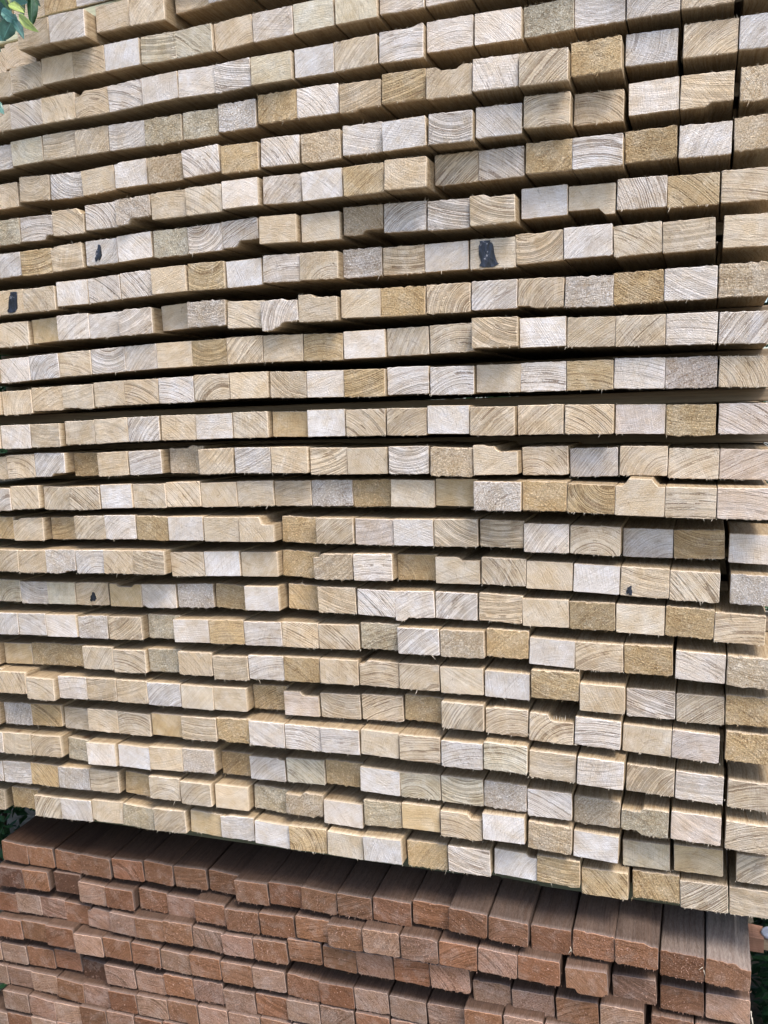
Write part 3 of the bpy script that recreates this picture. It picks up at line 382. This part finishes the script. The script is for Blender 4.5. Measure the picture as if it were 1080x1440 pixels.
    if tex == 'x' or red:           # tufts standing off the torn face
        for q in range(90 if not red else 110 if tex == 'x' else 50):
            x = rr.uniform(-w/2+1.5, w/2-1.5); z = rr.uniform(1.5, h-1.5); ln = rr.uniform(.5, 1.5); b_ = len(fv); wd = rr.uniform(.2, .5)*(1.25 if red else 1); dx = rr.uniform(-.7, .7)
            fv += [(x-wd, .1, z), (x+wd, .1, z), (x, .1, z+.5), (x+dx, -ln, z+rr.uniform(-1, .3))]
            ff += [(b_, b_+1, b_+3), (b_+1, b_+2, b_+3), (b_+2, b_, b_+3)]
    fm = [(2 if ((red and rr.random() < .45) or (not red and (tex != 'x' or rr.random() < .12))) else 0) for _ in ff]
    base = len(vs); vs += fv; fs += [tuple(base+i for i in f) for f in ff]; mi += fm
    at_ = dict(lp=[(x-pth[0], z-pth[1], spc) for x, y, z in vs], fp=[(x+s1, z+s2, y+s3) for x, y, z in vs],
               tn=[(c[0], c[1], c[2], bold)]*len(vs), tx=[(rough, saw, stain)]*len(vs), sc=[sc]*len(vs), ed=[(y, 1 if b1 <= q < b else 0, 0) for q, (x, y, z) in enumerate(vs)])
    P = [Vector((x*MM, y*MM, z*MM)) for x, y, z in vs]
    if off is not None: P = [off @ p for p in P]
    bb = len(mb.v); mb.v += P; mb.f += [tuple(bb+i for i in f) for f in fs]; mb.m += mi
    for kk, l in at_.items(): mb.a.setdefault(kk, []).extend(l)

ORD = 'zeroth first second third fourth fifth sixth seventh eighth ninth tenth eleventh twelfth thirteenth fourteenth fifteenth sixteenth seventeenth eighteenth nineteenth twentieth twenty-first twenty-second twenty-third twenty-fourth'.split()
TN_ = {'w': 'whitish', 't': 'tan', 'h': 'honey-brown', 'g': 'greenish grey', 'p': 'pinkish', 'r': 'reddish-brown', 'l': 'pale reddish', 'd': 'dark brown'}
TX_ = {'b': 'bold rings', 's': 'smooth face', 'x': 'rough fibrous face', '': 'fine rings', 'k': 'dark spot', 'K': 'large blue-black knot'}

# wane, chips and notches: (row, index) -> [(where, width mm, height mm)], negative height = stands proud
CH = {('r1', 3): [('tl', 16, 3)], ('r3', 3): [('tl', 14, 5)], ('r4', 12): [('tm', 14, 4)], ('r3', 11): [('tr', 10, -3)], ('r4', 10): [('br', 30, 3)],
      ('r5', 17): [('br', 26, 4)], ('r6', 1): [('br', 14, 6)], ('r6', 2): [('tr', 9, 7)], ('r6', 4): [('br', 34, 6)], ('r5', 4): [('tl', 8, 2)],
      ('r7', 7): [('br', 30, 7)], ('r7', 10): [('br', 26, 5)], ('r7', 2): [('tl', 8, 3)], ('r7', 13): [('tr', 32, 3)], ('r7', 15): [('bl', 38, 6)],
      ('r8', 14): [('tm', 10, 1)], ('r9', 8): [('br', 26, 5), ('tr', 18, 3), ('bl', 18, -3)], ('r9', 9): [('tr', 32, 4)], ('r9', 4): [('tl', 10, 2)],
      ('r9', 14): [('bl', 18, 2)], ('r11', 2): [('bl', 30, 2)], ('r13', 2): [('br', 24, 5)], ('r13', 6): [('tr', 24, -3)], ('r13', 14): [('tr', 26, 6), ('tl', 16, -2)],
      ('r14', 17): [('tm', 17, -8)], ('r15', 8): [('tr', 20, 10)], ('r15', 1): [('tl', 14, 3)], ('r16', 2): [('br', 20, 4)], ('r16', 13): [('tr', 26, 4)],
      ('r16', 10): [('tl', 12, 5)], ('r17', 4): [('tm', 16, 4)], ('r17', 3): [('tl', 10, 1)], ('r17', 12): [('bl', 16, -4)], ('r17', 5): [('bl', 6, 3)],
      ('r18', 3): [('tl', 14, 2)], ('r19', 2): [('tm', 8, 1)], ('r20', 10): [], ('r20', 9): [('tr', 26, 5)], ('r20', 15): [('tr', 30, 7)], ('r20', 14): [('tl', 10, 2)],
      ('r22', 18): [('tl', 24, 5), ('bl', 22, 4)], ('r23', 10): [('tl', 26, 5), ('br', 12, 4)], ('r23', 14): [('tr', 18, 6)], ('r24', 4): [('bl', 8, 3)],
      ('r24', 15): [('tr', 14, 4)], ('r19', 11): [('tl', 10, 5)], ('r21', 7): [('bl', 12, 3)], ('r24', 8): [('tl', 12, 2)], ('r22', 9): [('tr', 10, 2)],
      ('s2', 17): [('bl', 14, 6), ('br', 7, 4)], ('s3', 4): [('tl', 10, 7)], ('s1', 18): [('tr', 14, 3)], ('s1', 20): [('tr', 16, 5)], ('s3', 3): [('br', 6, 3)], ('s5', 4): [('tr', 6, 2)],
      ('s2', 13): [('tr', 6, 2)], ('s3', 9): [('tl', 5, 2)], ('s4', 12): [('br', 5, 2)]}
HP, HR = 31.0, 31.0
rows = []
for line in DATA.strip().splitlines():
    p = line.split(); items = []
    for q in p[1:]:
        c, w_, z, Y, a, t = q.split(','); items.append([float(c), float(w_), float(z), float(Y), float(a), t])
    rows.append((p[0], items))
rd = random.Random(11)
# battens just outside the photograph that carry the pile on past its frame
extra = []
R_ = dict(rows)
for k, items in rows:
    lastc, lw, lz, lY = items[-1][0], items[-1][1], items[-1][2], items[-1][3]
    lim = 1055 if k[0] == 'r' else 1015
    slope = (items[-1][2]-items[0][2])/(items[-1][0]-items[0][0])
    while lastc+51.5 < lim:
        lastc += 51.6; extra.append((k, lastc, 50.5, lz+slope*(lastc-items[-1][0]), rd.uniform(-6, 4)+(12 if k[0] == 's' else 0), 0, rd.choice(('w', 't', 'tb', 'h') if k[0] == 'r' else ('r', 'l', 'rx'))))
    c = items[0][0]; n = 0
    while c-51.5 > -60 and k[0] == 'r' and n < 5:
        if k == 'r1' and n >= 1: pass
        c -= 51.6; n += 1; extra.append((k, c, 50.5, items[0][2]+slope*(c-items[0][0]), rd.uniform(-6, 4)+(22 if k == 'r1' else 0), 0, rd.choice(('w', 't', 'tb', 'hx'))))
for j in (1, 2):
    x = -20
    while x < 1060:
        extra.append(('r0', x, 50.5, 12+46*(j-1) if x > 120 else 12+46*(j-1), (26 if x < 260 else 0)+rd.uniform(-5, 5), 0, rd.choice(('w', 't', 'h')))); x += 51.7
for j in (1, 2, 3):
    x = -60
    while x < 1000:
        extra.append(('s9', x, 50, -1466-42*j+.03*x, 12+rd.uniform(-5, 5), 0, rd.choice(('r', 'l', 'rx')))); x += 51.2
PALE_L, RED_L, TILT = 1300., 700., 4.4
# the 300 pale battens that show largest are things of their own
allp = []
for k, items in rows:
    if k[0] != 'r': continue
    for i, it in enumerate(items):
        P = V(it[0], it[3], it[2]+15); d = P-CP; z = d.dot(fw)
        ypx = 512-FPX*.7111*(d.dot(up))/z
        sc_ = (1/z)**2*(abs(d.y)/d.length)*(it[1]) * (1 if ypx > 14 else .1)
        allp.append((sc_, k, i))
allp.sort(reverse=True); OWN = {(k, i) for s_, k, i in allp[:300]}
left_mb = MB(); out_mb = MB(); out_red = MB()
def mat_of(c, Y, z, a, tilt=0):
    return Matrix.Translation(V(c, Y, z)) @ Matrix.Rotation(math.radians(tilt), 4, 'X') @ Matrix.Rotation(-math.radians(a), 4, 'Y')
def ell_patch(name, parent, cx, cz, rx, rz, seed, mat, lean=0, y=-.0004, n=22, thick=.0009):
    """an irregular raised patch on a batten end (mm), real thickness"""
    rr = random.Random(seed); mb = MB(); a = []; b_ = []
    for i in range(n):
        t = 2*math.pi*i/n; q = rr.uniform(.82, 1.15); e = .4 if rz > 13 else 1.0
        wv = 1+.22*math.sin(3*t+seed)+.12*math.sin(5*t+2*seed); x = math.copysign(abs(math.cos(t))**e, math.cos(t))*rx*q*wv; z = math.copysign(abs(math.sin(t))**e, math.sin(t))*rz*(1 if rz > 13 else q*wv)
        z = max(-rz, min(rz, z)); x += lean*z
        a.append(((cx+x*.88)*MM, y-thick*rr.uniform(.6, 1.3), (cz+z*.95)*MM)); b_.append(((cx+x)*MM, .0012, (cz+z)*MM))
    vs = [((cx)*MM, y-thick*1.3, cz*MM)]+a+b_
    fs = [(0, 1+i, 1+(i+1) % n) for i in range(n)]+[(1+i, 1+n+i, 1+n+(i+1) % n, 1+(i+1) % n) for i in range(n)]
    mb.add(vs, fs); return link(name, mb.mesh(name, [mat]), parent)
RES = {}
for k, items in rows:
    red = k[0] == 's'; ri = int(k[1:]); n = len(items); proto = 1.0
    for i, (c, w_, z, Y, a, t) in enumerate(items):
        seed = ri*100+i+(5000 if red else 0)
        kk = t[1] if len(t) > 1 else ''
        tt = t.replace('k', '').replace('K', '')
        chips = CH.get((k, i), ())
        yr = 0
        if red and ri == 1: yr = (.8 if i >= n-1 else .5 if i >= n-2 else .012*i)  # right tops weathered grey, and painted lighter where more light reaches
        if red and ri > 1: yr = .1
        h = ((HR if ri == 1 else 31.5) if red else HP)+random.Random(seed).uniform(-.7, .7)
        if not red and (k, i) not in OWN:
            batten(left_mb, w_, h, tt, PALE_L, seed, chips, mat_of(c, Y, z, a)); 
            if 'k' in t: RES[(k, i)] = (c, Y, z, a)
            continue
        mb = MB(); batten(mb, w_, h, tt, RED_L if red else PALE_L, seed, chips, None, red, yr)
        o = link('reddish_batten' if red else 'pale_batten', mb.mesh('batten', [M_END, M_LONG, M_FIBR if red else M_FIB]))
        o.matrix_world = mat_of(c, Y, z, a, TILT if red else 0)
        vis = n
        if red:
            lab = '%s batten end with %s, %s from right, %s red row from top' % (TN_[t[0]], TX_[kk], ORD[n-i], ORD[ri])
            if ri >= 5: lab = '%s batten end with %s, %s from left, %s red row from top' % (TN_[t[0]], TX_[kk], ORD[i+1], ORD[ri])
            tag(o, lab, 'stained batten', 'reddish-brown battens of the lower pile')
        else:
            lab = '%s batten end with %s, %s from right, %s pale row from bottom' % (TN_[t[0]], TX_[kk], ORD[n-i], ORD[25-ri])
            tag(o, lab, 'pale batten', 'pale battens of the upper pile')
        RES[(k, i)] = o
for (k, c, w_, z, Y, a, t) in extra:
    red = k[0] == 's'; seed = int(c*7+z*13)+90000
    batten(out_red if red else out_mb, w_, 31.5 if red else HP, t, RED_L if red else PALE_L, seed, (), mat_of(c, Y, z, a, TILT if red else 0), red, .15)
for mb, nm, lab, cat in ((left_mb, 'pale_battens', 'smaller pale batten ends along the far left side of the upper pile', 'batten pile'),
                    (out_mb, 'pale_battens', 'pale battens closing the edges of the upper pile around the picture frame', 'batten pile'),
                    (out_red, 'reddish_battens', 'reddish-brown battens at the bottom of the lower pile', 'batten pile')):
    tag(link(nm, mb.mesh(nm, [M_END, M_LONG, M_FIBR if mb is out_red else M_FIB])), lab, cat, None, 'stuff')

# knots, bark and a hole in single battens
def local_parent(key):
    o = RES.get(key); return o if isinstance(o, bpy.types.Object) else None
o = local_parent(('r8', 13))
if o:
    ell_patch('knot', o, -6, 15.3, 9.5, 14.9, 3, M_BARK, -.16)
    o['label'] = 'tan batten end split by a large blue-black knot, seventeenth pale row from bottom'
o = local_parent(('r16', 17))
if o: ell_patch('knot', o, -15, 6, 3.2, 5.5, 4, M_BARK, 0)
for key, args in ((('r7', 3), (-4, 14, 5, 11)), (('r8', 0), (8, 15, 8, 14)), (('r17', 3), (2, 11, 5, 7))):
    q = RES.get(key)
    if q is None: continue
    if isinstance(q, bpy.types.Object): ell_patch('knot', q, *args, 9, M_BARK, .25)
    else:
        ob = ell_patch('knot', None, *args, 9, M_BARK, .25); ob.matrix_world = mat_of(q[0], q[1], q[2], q[3])
        tag(ob, {'r7': 'dark blue knot in a whitish batten end at the upper left', 'r8': 'dark blue knot at the left edge of the picture',
                 'r17': 'dark hollow knot in a greyish batten end low on the left', 'r19': 'narrow dark crack in a pale batten end low in the pile'}[key[0]], 'knot')

# ---------------------------------------------------------------- stickers between the layers, bearer under the pile
zrow = {k: (items[0][0], items[0][2], items[-1][0], items[-1][2]) for k, items in rows}
for ri in range(2, 25):
    x0, z0, x1, z1 = zrow['r%d' % ri]; zt0 = z0+HP+.6; a0, b0, a1, b1 = zrow['r%d' % (ri-1)]
    s = (z1-z0)/(x1-x0); zt = z0+HP+.6+s*(500-x0); sb = (b1-b0)/(a1-a0); zb = b0+sb*(500-a0)
    th = max(6, min(zb-zt-1.2, 15))
    front = ri == 12
    Y = 62 if front else 112+rd.uniform(-8, 8)
    L = 1.10 if front else 1.11
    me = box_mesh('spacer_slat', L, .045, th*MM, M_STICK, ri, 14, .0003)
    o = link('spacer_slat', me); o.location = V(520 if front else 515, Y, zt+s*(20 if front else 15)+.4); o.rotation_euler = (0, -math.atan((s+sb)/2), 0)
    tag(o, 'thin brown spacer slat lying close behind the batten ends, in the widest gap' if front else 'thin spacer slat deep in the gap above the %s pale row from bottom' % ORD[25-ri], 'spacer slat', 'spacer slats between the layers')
o = link('spacer_slat', box_mesh('pale_spacer', .30, .03, .017, M_PALE, 77, 8, .0004)); o.location = V(150, 26, zrow['r1'][1]+HP+2); o.rotation_euler = (0, -math.radians(1.5), 0)
tag(o, 'pale yellowish slat lit by daylight above the topmost left batten ends', 'spacer slat', 'spacer slats between the layers')
x0, z0, x1, z1 = zrow['r24']; s = (z1-z0)/(x1-x0)
for nm, Y, lab in (('bearer', 62, 'dark mossy bearer lying right under the front of the pale pile'), ('bearer', 430, 'dark bearer deep under the pale pile')):
    o = link(nm, box_mesh(nm, 1.06, .07, .022, M_BEAR, int(Y), 12, .0005)); o.location = V(545, Y, z0+s*(545-x0)-25.5); o.rotation_euler = (0, -math.atan(s), 0)
    tag(o, lab, 'bearer')
for j, X in enumerate((40, 520, 960)):
    o = link('bearer', box_mesh('bearer_block', .09, .5, .09, M_BEAR, 300+j, 2, .001)); o.location = (X*MM, .08, .0); 
    tag(o, '%s dark block on the ground under the reddish pile' % ('left', 'middle', 'right')[j], 'bearer')
# ---------------------------------------------------------------- splinters that stand out
def splinters(parent, specs, seed, name='splinter'):
    rr = random.Random(seed)
    for (x, z, ln, ang, wd) in specs:
        mb = MB(); d = Vector((math.sin(ang), 0, -math.cos(ang))); n = Vector((d.z, 0, -d.x)); vs = []
        for q in range(4):
            t = q/3; p = Vector((x, -.6-1.6*t, z))+d*ln*t; w2 = wd*(1-t*.85)
            vs += [tuple((p-n*w2)*MM), tuple((p+n*w2)*MM), tuple((p+Vector((0, -.35*(1-t)-.05, 0)))*MM)]
        vs = [tuple(v) for v in vs]; fs = []
        for q in range(3):
            b = q*3
            for i in range(3): fs.append((b+i, b+(i+1) % 3, b+3+(i+1) % 3, b+3+i))
        fs += [(0, 2, 1), (9, 10, 11)]
        mb.add(vs, fs); link(name, mb.mesh(name, [M_FIB]), parent)
def sp(key, specs):
    o = local_parent(key)
    if o: splinters(o, specs, 1)
sp(('r20', 15), [(-22+3.1*i, 27+1.2*math.sin(i*2.3), 4.5+2*math.sin(i*1.7)**2, math.pi+.25*math.sin(i*3.1), .55) for i in range(13)])
sp(('r24', 13), [(24, 3, 8, -.25, .35), (-21, .5, 2.5, .8, .4)])
sp(('r15', 18), [(-8, .5, 3.5, .1, .3)])
sp(('r16', 18), [(6, .4, 4.5, .15, .35), (9, .4, 3, -.4, .3)])
sp(('r19', 14), [(-4, 0, 4, 1.2, .3)])
sp(('r18', 12), [(16, 0, 7, .9, .35)])
sp(('r21', 17), [(0, 28, 3, 2.6, .3)])
sp(('r22', 18), [(-20+4*i, 26, 4, math.pi+.3*math.sin(i*2), .5) for i in range(9)])
sp(('r17', 9), [(-8, 30, 9, 2.5, .3), (0, 30, 8, 4.0, .3)])
sp(('s1', 16), [(23, 8, 5, -.6, .5), (22, 12, 6, .4, .45)])
sp(('s2', 20), [(25, 12, 14, .15, .9), (26, 4, 16, .3, .7), (24, 20, 9, .1, .8)])
sp(('s1', 19), [(22, 20, 5, -.9, .5), (23, 17, 6, .3, .4)])
o = RES.get(('s1', 15))
# splinter fallen on the red battens, far left
mbs = MB(); 

# ---------------------------------------------------------------- leaves
def leaf_mat(name, c, rough, c2=None):
    g = G(name); uv = g.attr('luv').outputs['Vector']; u, v, q = g.sep(uv)
    vein = g.mth('MULTIPLY', g.rng(g.mth('ABSOLUTE', g.mth('SINE', g.mth('MULTIPLY', g.mth('SUBTRACT', v, g.mth('ABSOLUTE', u)), 26))), 0, .25, 1, 0), .35)
    mid = g.rng(g.mth('ABSOLUTE', u), 0, .05, 1, 0)
    tc = g.n('ShaderNodeTexCoord').outputs['Object']
    n = g.noise(tc, 160, 3)
    col = g.mix(g.rng(n, .3, .7), tuple(x*.65 for x in c), tuple(x*1.3 for x in c))
    col = g.mix(g.mth('MAXIMUM', vein, mid), col, tuple(min(1, x*1.8+.02) for x in c))
    return g.done(col, rough, g.mth('ADD', n, g.mth('MAXIMUM', vein, mid)), .4, .0008, .6)
M_LD = leaf_mat('dark_green_leaf', (.014, .06, .02), .35); M_LC = leaf_mat('sky_tinted_leaf', (.055, .16, .13), .35); M_LY = leaf_mat('yellow_green_leaf', (.26, .34, .08), .45)  # the blue-grey leaf colour has the sky's reflection painted in
def leaf_mesh(name, L, W, mat, seed, thick=.00025, bend=.15):
    rr = random.Random(seed); mb = MB(); n = 7; vs = []; uv = []; fs = []
    for side in (0, 1):
        for i in range(n+1):
            t = i/n; wv = W/2*(math.sin(math.pi*t**.85)**.8 if 0 < t < 1 else 0.02)*(1+rr.uniform(-.12, .12))
            for s in (-1, 0, 1):
                vs.append((s*wv, L*t, -bend*L*t*t+abs(s)*wv*.35-side*thick)); uv.append((s*.5, t, 0))
    def idx(side, i, s): return side*(n+1)*3+i*3+s
    for i in range(n):
        for s in (0, 1):
            fs.append((idx(0, i, s), idx(0, i, s+1), idx(0, i+1, s+1), idx(0, i+1, s)))
            fs.append((idx(1, i, s), idx(1, i+1, s), idx(1, i+1, s+1), idx(1, i, s+1)))
        for s in (0, 2): fs.append((idx(0, i, s), idx(0, i+1, s), idx(1, i+1, s), idx(1, i, s)))
    mb.add(vs, fs); me = mb.mesh(name, [mat], True)
    a = me.attributes.new('luv', 'FLOAT_VECTOR', 'POINT'); a.data.foreach_set('vector', [x for t in uv for x in t]); return me
def tube(mb, pts, r0, r1, n=7):
    vs = []; fs = []; m = len(pts)
    for i, p in enumerate(pts):
        d = (pts[min(i+1, m-1)]-pts[max(i-1, 0)]).normalized(); a = d.orthogonal().normalized(); b = d.cross(a); r = r0+(r1-r0)*i/(m-1)
        for k in range(n): t = 2*math.pi*k/n; vs.append(p+a*math.cos(t)*r+b*math.sin(t)*r)
    for i in range(m-1):
        for k in range(n): fs.append((i*n+k, i*n+(k+1) % n, (i+1)*n+(k+1) % n, (i+1)*n+k))
    fs += [tuple(range(n-1, -1, -1)), tuple((m-1)*n+k for k in range(n))]
    mb.add(vs, fs)
M_TWIG = plain('green_twig', (.16, .20, .07), .6, 200)
root = bpy.data.objects.new('leafy_branch', None); COL.objects.link(root); base = at(-6, -30, -70); root.location = base
tag(root, 'leafy green branch hanging over the top left corner of the pile', 'branch')
mb = MB(); pts = [at(-30, -60, -70)-base, at(-4, -28, -72)-base, at(8, -6, -74)-base, at(14, 6, -76)-base, at(20, 14, -78)-base]
tube(mb, pts, .0022, .0009); link('twig', mb.mesh('twig', [M_TWIG]), root)
mb = MB(); tube(mb, [at(8, -6, -74)-base, at(22, 2, -72)-base, at(34, 8, -70)-base], .0013, .0007); link('twig', mb.mesh('twig', [M_TWIG]), root)
LM = {'d': leaf_mesh('leaf', .036, .017, M_LD, 1), 'c': leaf_mesh('leaf', .030, .013, M_LC, 2), 'y': leaf_mesh('leaf', .024, .009, M_LY, 3), 'D': leaf_mesh('leaf', .048, .022, M_LD, 4)}
def leaf(kind, x, y, x2, y2, Y, tw, sc=1.0, par=root, bs=base):
    p = at(x, y, Y); q = at(x2, y2, Y-6); d = q-p; o = link('leaf', LM[kind], par)
    L0 = {'d': .036, 'c': .030, 'y': .024, 'D': .048}[kind]
    yv = d.normalized(); zv = (CP-p).normalized(); zv = (zv-yv*zv.dot(yv)).normalized(); xv = yv.cross(zv)
    zv2 = zv*math.cos(tw)+xv*math.sin(tw); xv2 = yv.cross(zv2)
    m = Matrix((xv2, yv, zv2)).transposed().to_4x4() @ Matrix.Diagonal((sc*d.length/L0, d.length/L0, d.length/L0, 1)); m.translation = p-bs; o.matrix_local = m
for args in [('D', -8, 2, 18, 40, -66, .5), ('D', 22, -22, 30, 18, -60, .4), ('D', 45, -8, 46, 34, -66, -.25, .8), ('d', -14, 20, 12, 34, -64, .3), ('c', 2, 14, 22, 30, -80, .25, .9), ('c', 18, 26, 33, 50, -82, -.4, .7),
             ('c', 22, 20, 2, 56, -76, .3, 1.3), ('c', 14, -8, 34, 4, -84, .5), ('y', 26, 20, 48, 44, -90, .6, .8), ('y', 12, 6, 31, 14, -88, -.5, .8), ('y', 18, 2, 31, 14, -86, .6, .7),
             ('d', 0, -12, 16, 12, -70, -.5), ('d', 28, -30, 40, 4, -58, .2), ('c', -12, 40, 4, 56, -72, .5), ('d', -14, 52, -2, 70, -70, .2), ('c', -8, 140, 3, 158, -70, .3), ('D', -20, -4, 10, 22, -58, .1, 1.2),
             ('d', 2, -28, 26, -4, -66, .4, 1.2), ('d', 36, -24, 52, 6, -62, .5, .8)]:
    leaf(*args)

# ---------------------------------------------------------------- shrubs behind, ground
M_HL = plain('shrub_leaf', (.022, .075, .030), .5, 12, .5); M_BR = plain('shrub_branch', (.06, .045, .03), .8, 60)
def shrub(x0, x1, y0, y1, z1, n, seed, lab, big=1.0):
    rr = random.Random(seed); r_ = bpy.data.objects.new('shrub', None); COL.objects.link(r_); r_.location = ((x0+x1)/2, (y0+y1)/2, 0)
    tag(r_, lab, 'shrub', 'shrubs around the pile'); c = Vector(r_.location)
    mb = MB(); cl = []
    for i in range(max(14, int((x1-x0)*26))):
        b = Vector((rr.uniform(x0, x1), rr.uniform(y0, y1), 0)); e = Vector((b.x+rr.uniform(-.25, .25), b.y+rr.uniform(-.2, .2), z1*rr.uniform(.6, 1)))
        p = [b.lerp(e, t)+Vector((rr.uniform(-.03, .03), rr.uniform(-.03, .03), 0)) for t in (0, .33, .66, 1)]
        tube(mb, [q-c for q in p], .008, .002, 5); cl += [(b, e)]
    link('branch', mb.mesh('branch', [M_BR]), r_)
    mb = MB()
    for i in range(n):
        b, e = rr.choice(cl); p = b.lerp(e, rr.uniform(.05, 1.05))+Vector((rr.gauss(0, .07), rr.gauss(0, .07), rr.gauss(0, .05)))
        p.x = min(max(p.x, x0), x1); p.y = min(max(p.y, y0), y1); p.z = max(p.z, .02)
        a, t = rr.uniform(0, 6.28), rr.gauss(.3, .6); L = rr.uniform(.02, .042)*big; d = Vector((math.cos(a)*math.cos(t), math.sin(a)*math.cos(t), -math.sin(t)))
        s = d.cross(Vector((rr.uniform(-.4, .4), rr.uniform(-.4, .4), 1))).normalized()*L*.28; p = p-c; nn = d.cross(s).normalized()*L*.08
        mb.add([p, p+d*L*.4+s, p+d*L, p+d*L*.4-s, p+d*L*.5-nn], [(0, 1, 4), (1, 2, 4), (2, 3, 4), (3, 0, 4)])
    f = link('foliage', mb.mesh('foliage', [M_HL]), r_); f['kind'] = 'stuff'
shrub(1.09, 2.3, .40, 1.5, 1.0, 22000, 1, 'dark leafy shrub behind the right end of the piles')
shrub(-1.5, -.2, -.5, 1.5, 2.4, 24000, 2, 'dark leafy shrub beside the left end of the piles', 1.3)  # front part, out of view, added to shade the left of the pile
shrub(-3.6, 3.0, 1.6, 2.4, 3.0, 70000, 3, 'tall dark hedge growing behind the timber piles', 1.7)
def ground_mat():
    g = G('trodden_earth'); tc = g.n('ShaderNodeTexCoord').outputs['Object']
    n = g.noise(tc, 3, 5, .6); n2 = g.noise(tc, 45, 4, .65)
    col = g.mix(g.rng(n, .35, .65), (.12, .105, .08), (.21, .19, .155)); col = g.mix(g.rng(n2, .45, .65), col, (.27, .25, .21))
    return g.done(col, .9, n2, .8, .01, .2)
mb = MB(); rr = random.Random(4); nx = 60; vs = []; fs = []
def gc(i): t = (i/nx-.5)*2; return math.copysign(abs(t)**2.2, t)*60
for i in range(nx+1):
    for j in range(nx+1):
        x, y = gc(i), gc(j); vs.append((x, y, rr.uniform(-.004, .004)-.005))
for i in range(nx):
    for j in range(nx): a = i*(nx+1)+j; fs.append((a, a+nx+1, a+nx+2, a+1))
mb.add(vs, fs); o = link('ground', mb.mesh('ground', [ground_mat()], True)); tag(o, None, None, None, 'structure')

# wooden rail with a round metal cap, just right of the reddish pile
p = at(1052, 1325, 150); root = bpy.data.objects.new('wooden_rail', None); COL.objects.link(root); root.location = p
tag(root, 'short reddish wooden rail sticking out beside the right end of the reddish pile', 'rail')
M_RAIL = board_mat('red_rail_wood', (.26, .145, .10))
for dx, ln in ((.004, .018), (.036, .06)):
    o = link('rail_piece', box_mesh('rail_piece', ln, .03, .020, M_RAIL, int(ln*1000), 3, .0006), root); o.location = (dx+ln/2-.004 if dx < .01 else dx+ln/2, 0, -.012)
o = link('rail_piece', box_mesh('rail_neck', .018, .022, .015, M_STICK, 8, 2, .0004), root); o.location = (.027, .004, -.010)
M_CAP = plain('blue_grey_metal_cap', (.45, .52, .66), .35, 200, .2, .0003, .5, .6)
mb = MB(); vs = []; fs = []; prof = [(.0105, 0), (.0112, .0012), (.0105, .0028), (.0088, .0034), (.006, .0030), (.0032, .0036), (0.0001, .0038)]; N = 24
for r_, z in prof:
    for k in range(N): t = 2*math.pi*k/N; vs.append((r_*math.cos(t), r_*math.sin(t), z))
for q in range(len(prof)-1):
    for k in range(N): fs.append((q*N+k, q*N+(k+1) % N, (q+1)*N+(k+1) % N, (q+1)*N+k))
fs.append(tuple(range(N-1, -1, -1))); fs.append(tuple((len(prof)-1)*N+k for k in range(N)))
mb.add(vs, fs); o = link('round_metal_cap', mb.mesh('round_metal_cap', [M_CAP], True)); o.location = p+Vector((.026, .012, .0085)); o.rotation_euler = (math.radians(8), math.radians(-5), 0)
tag(o, 'round blue-grey metal cap lying on the wooden rail at lower right', 'metal cap')
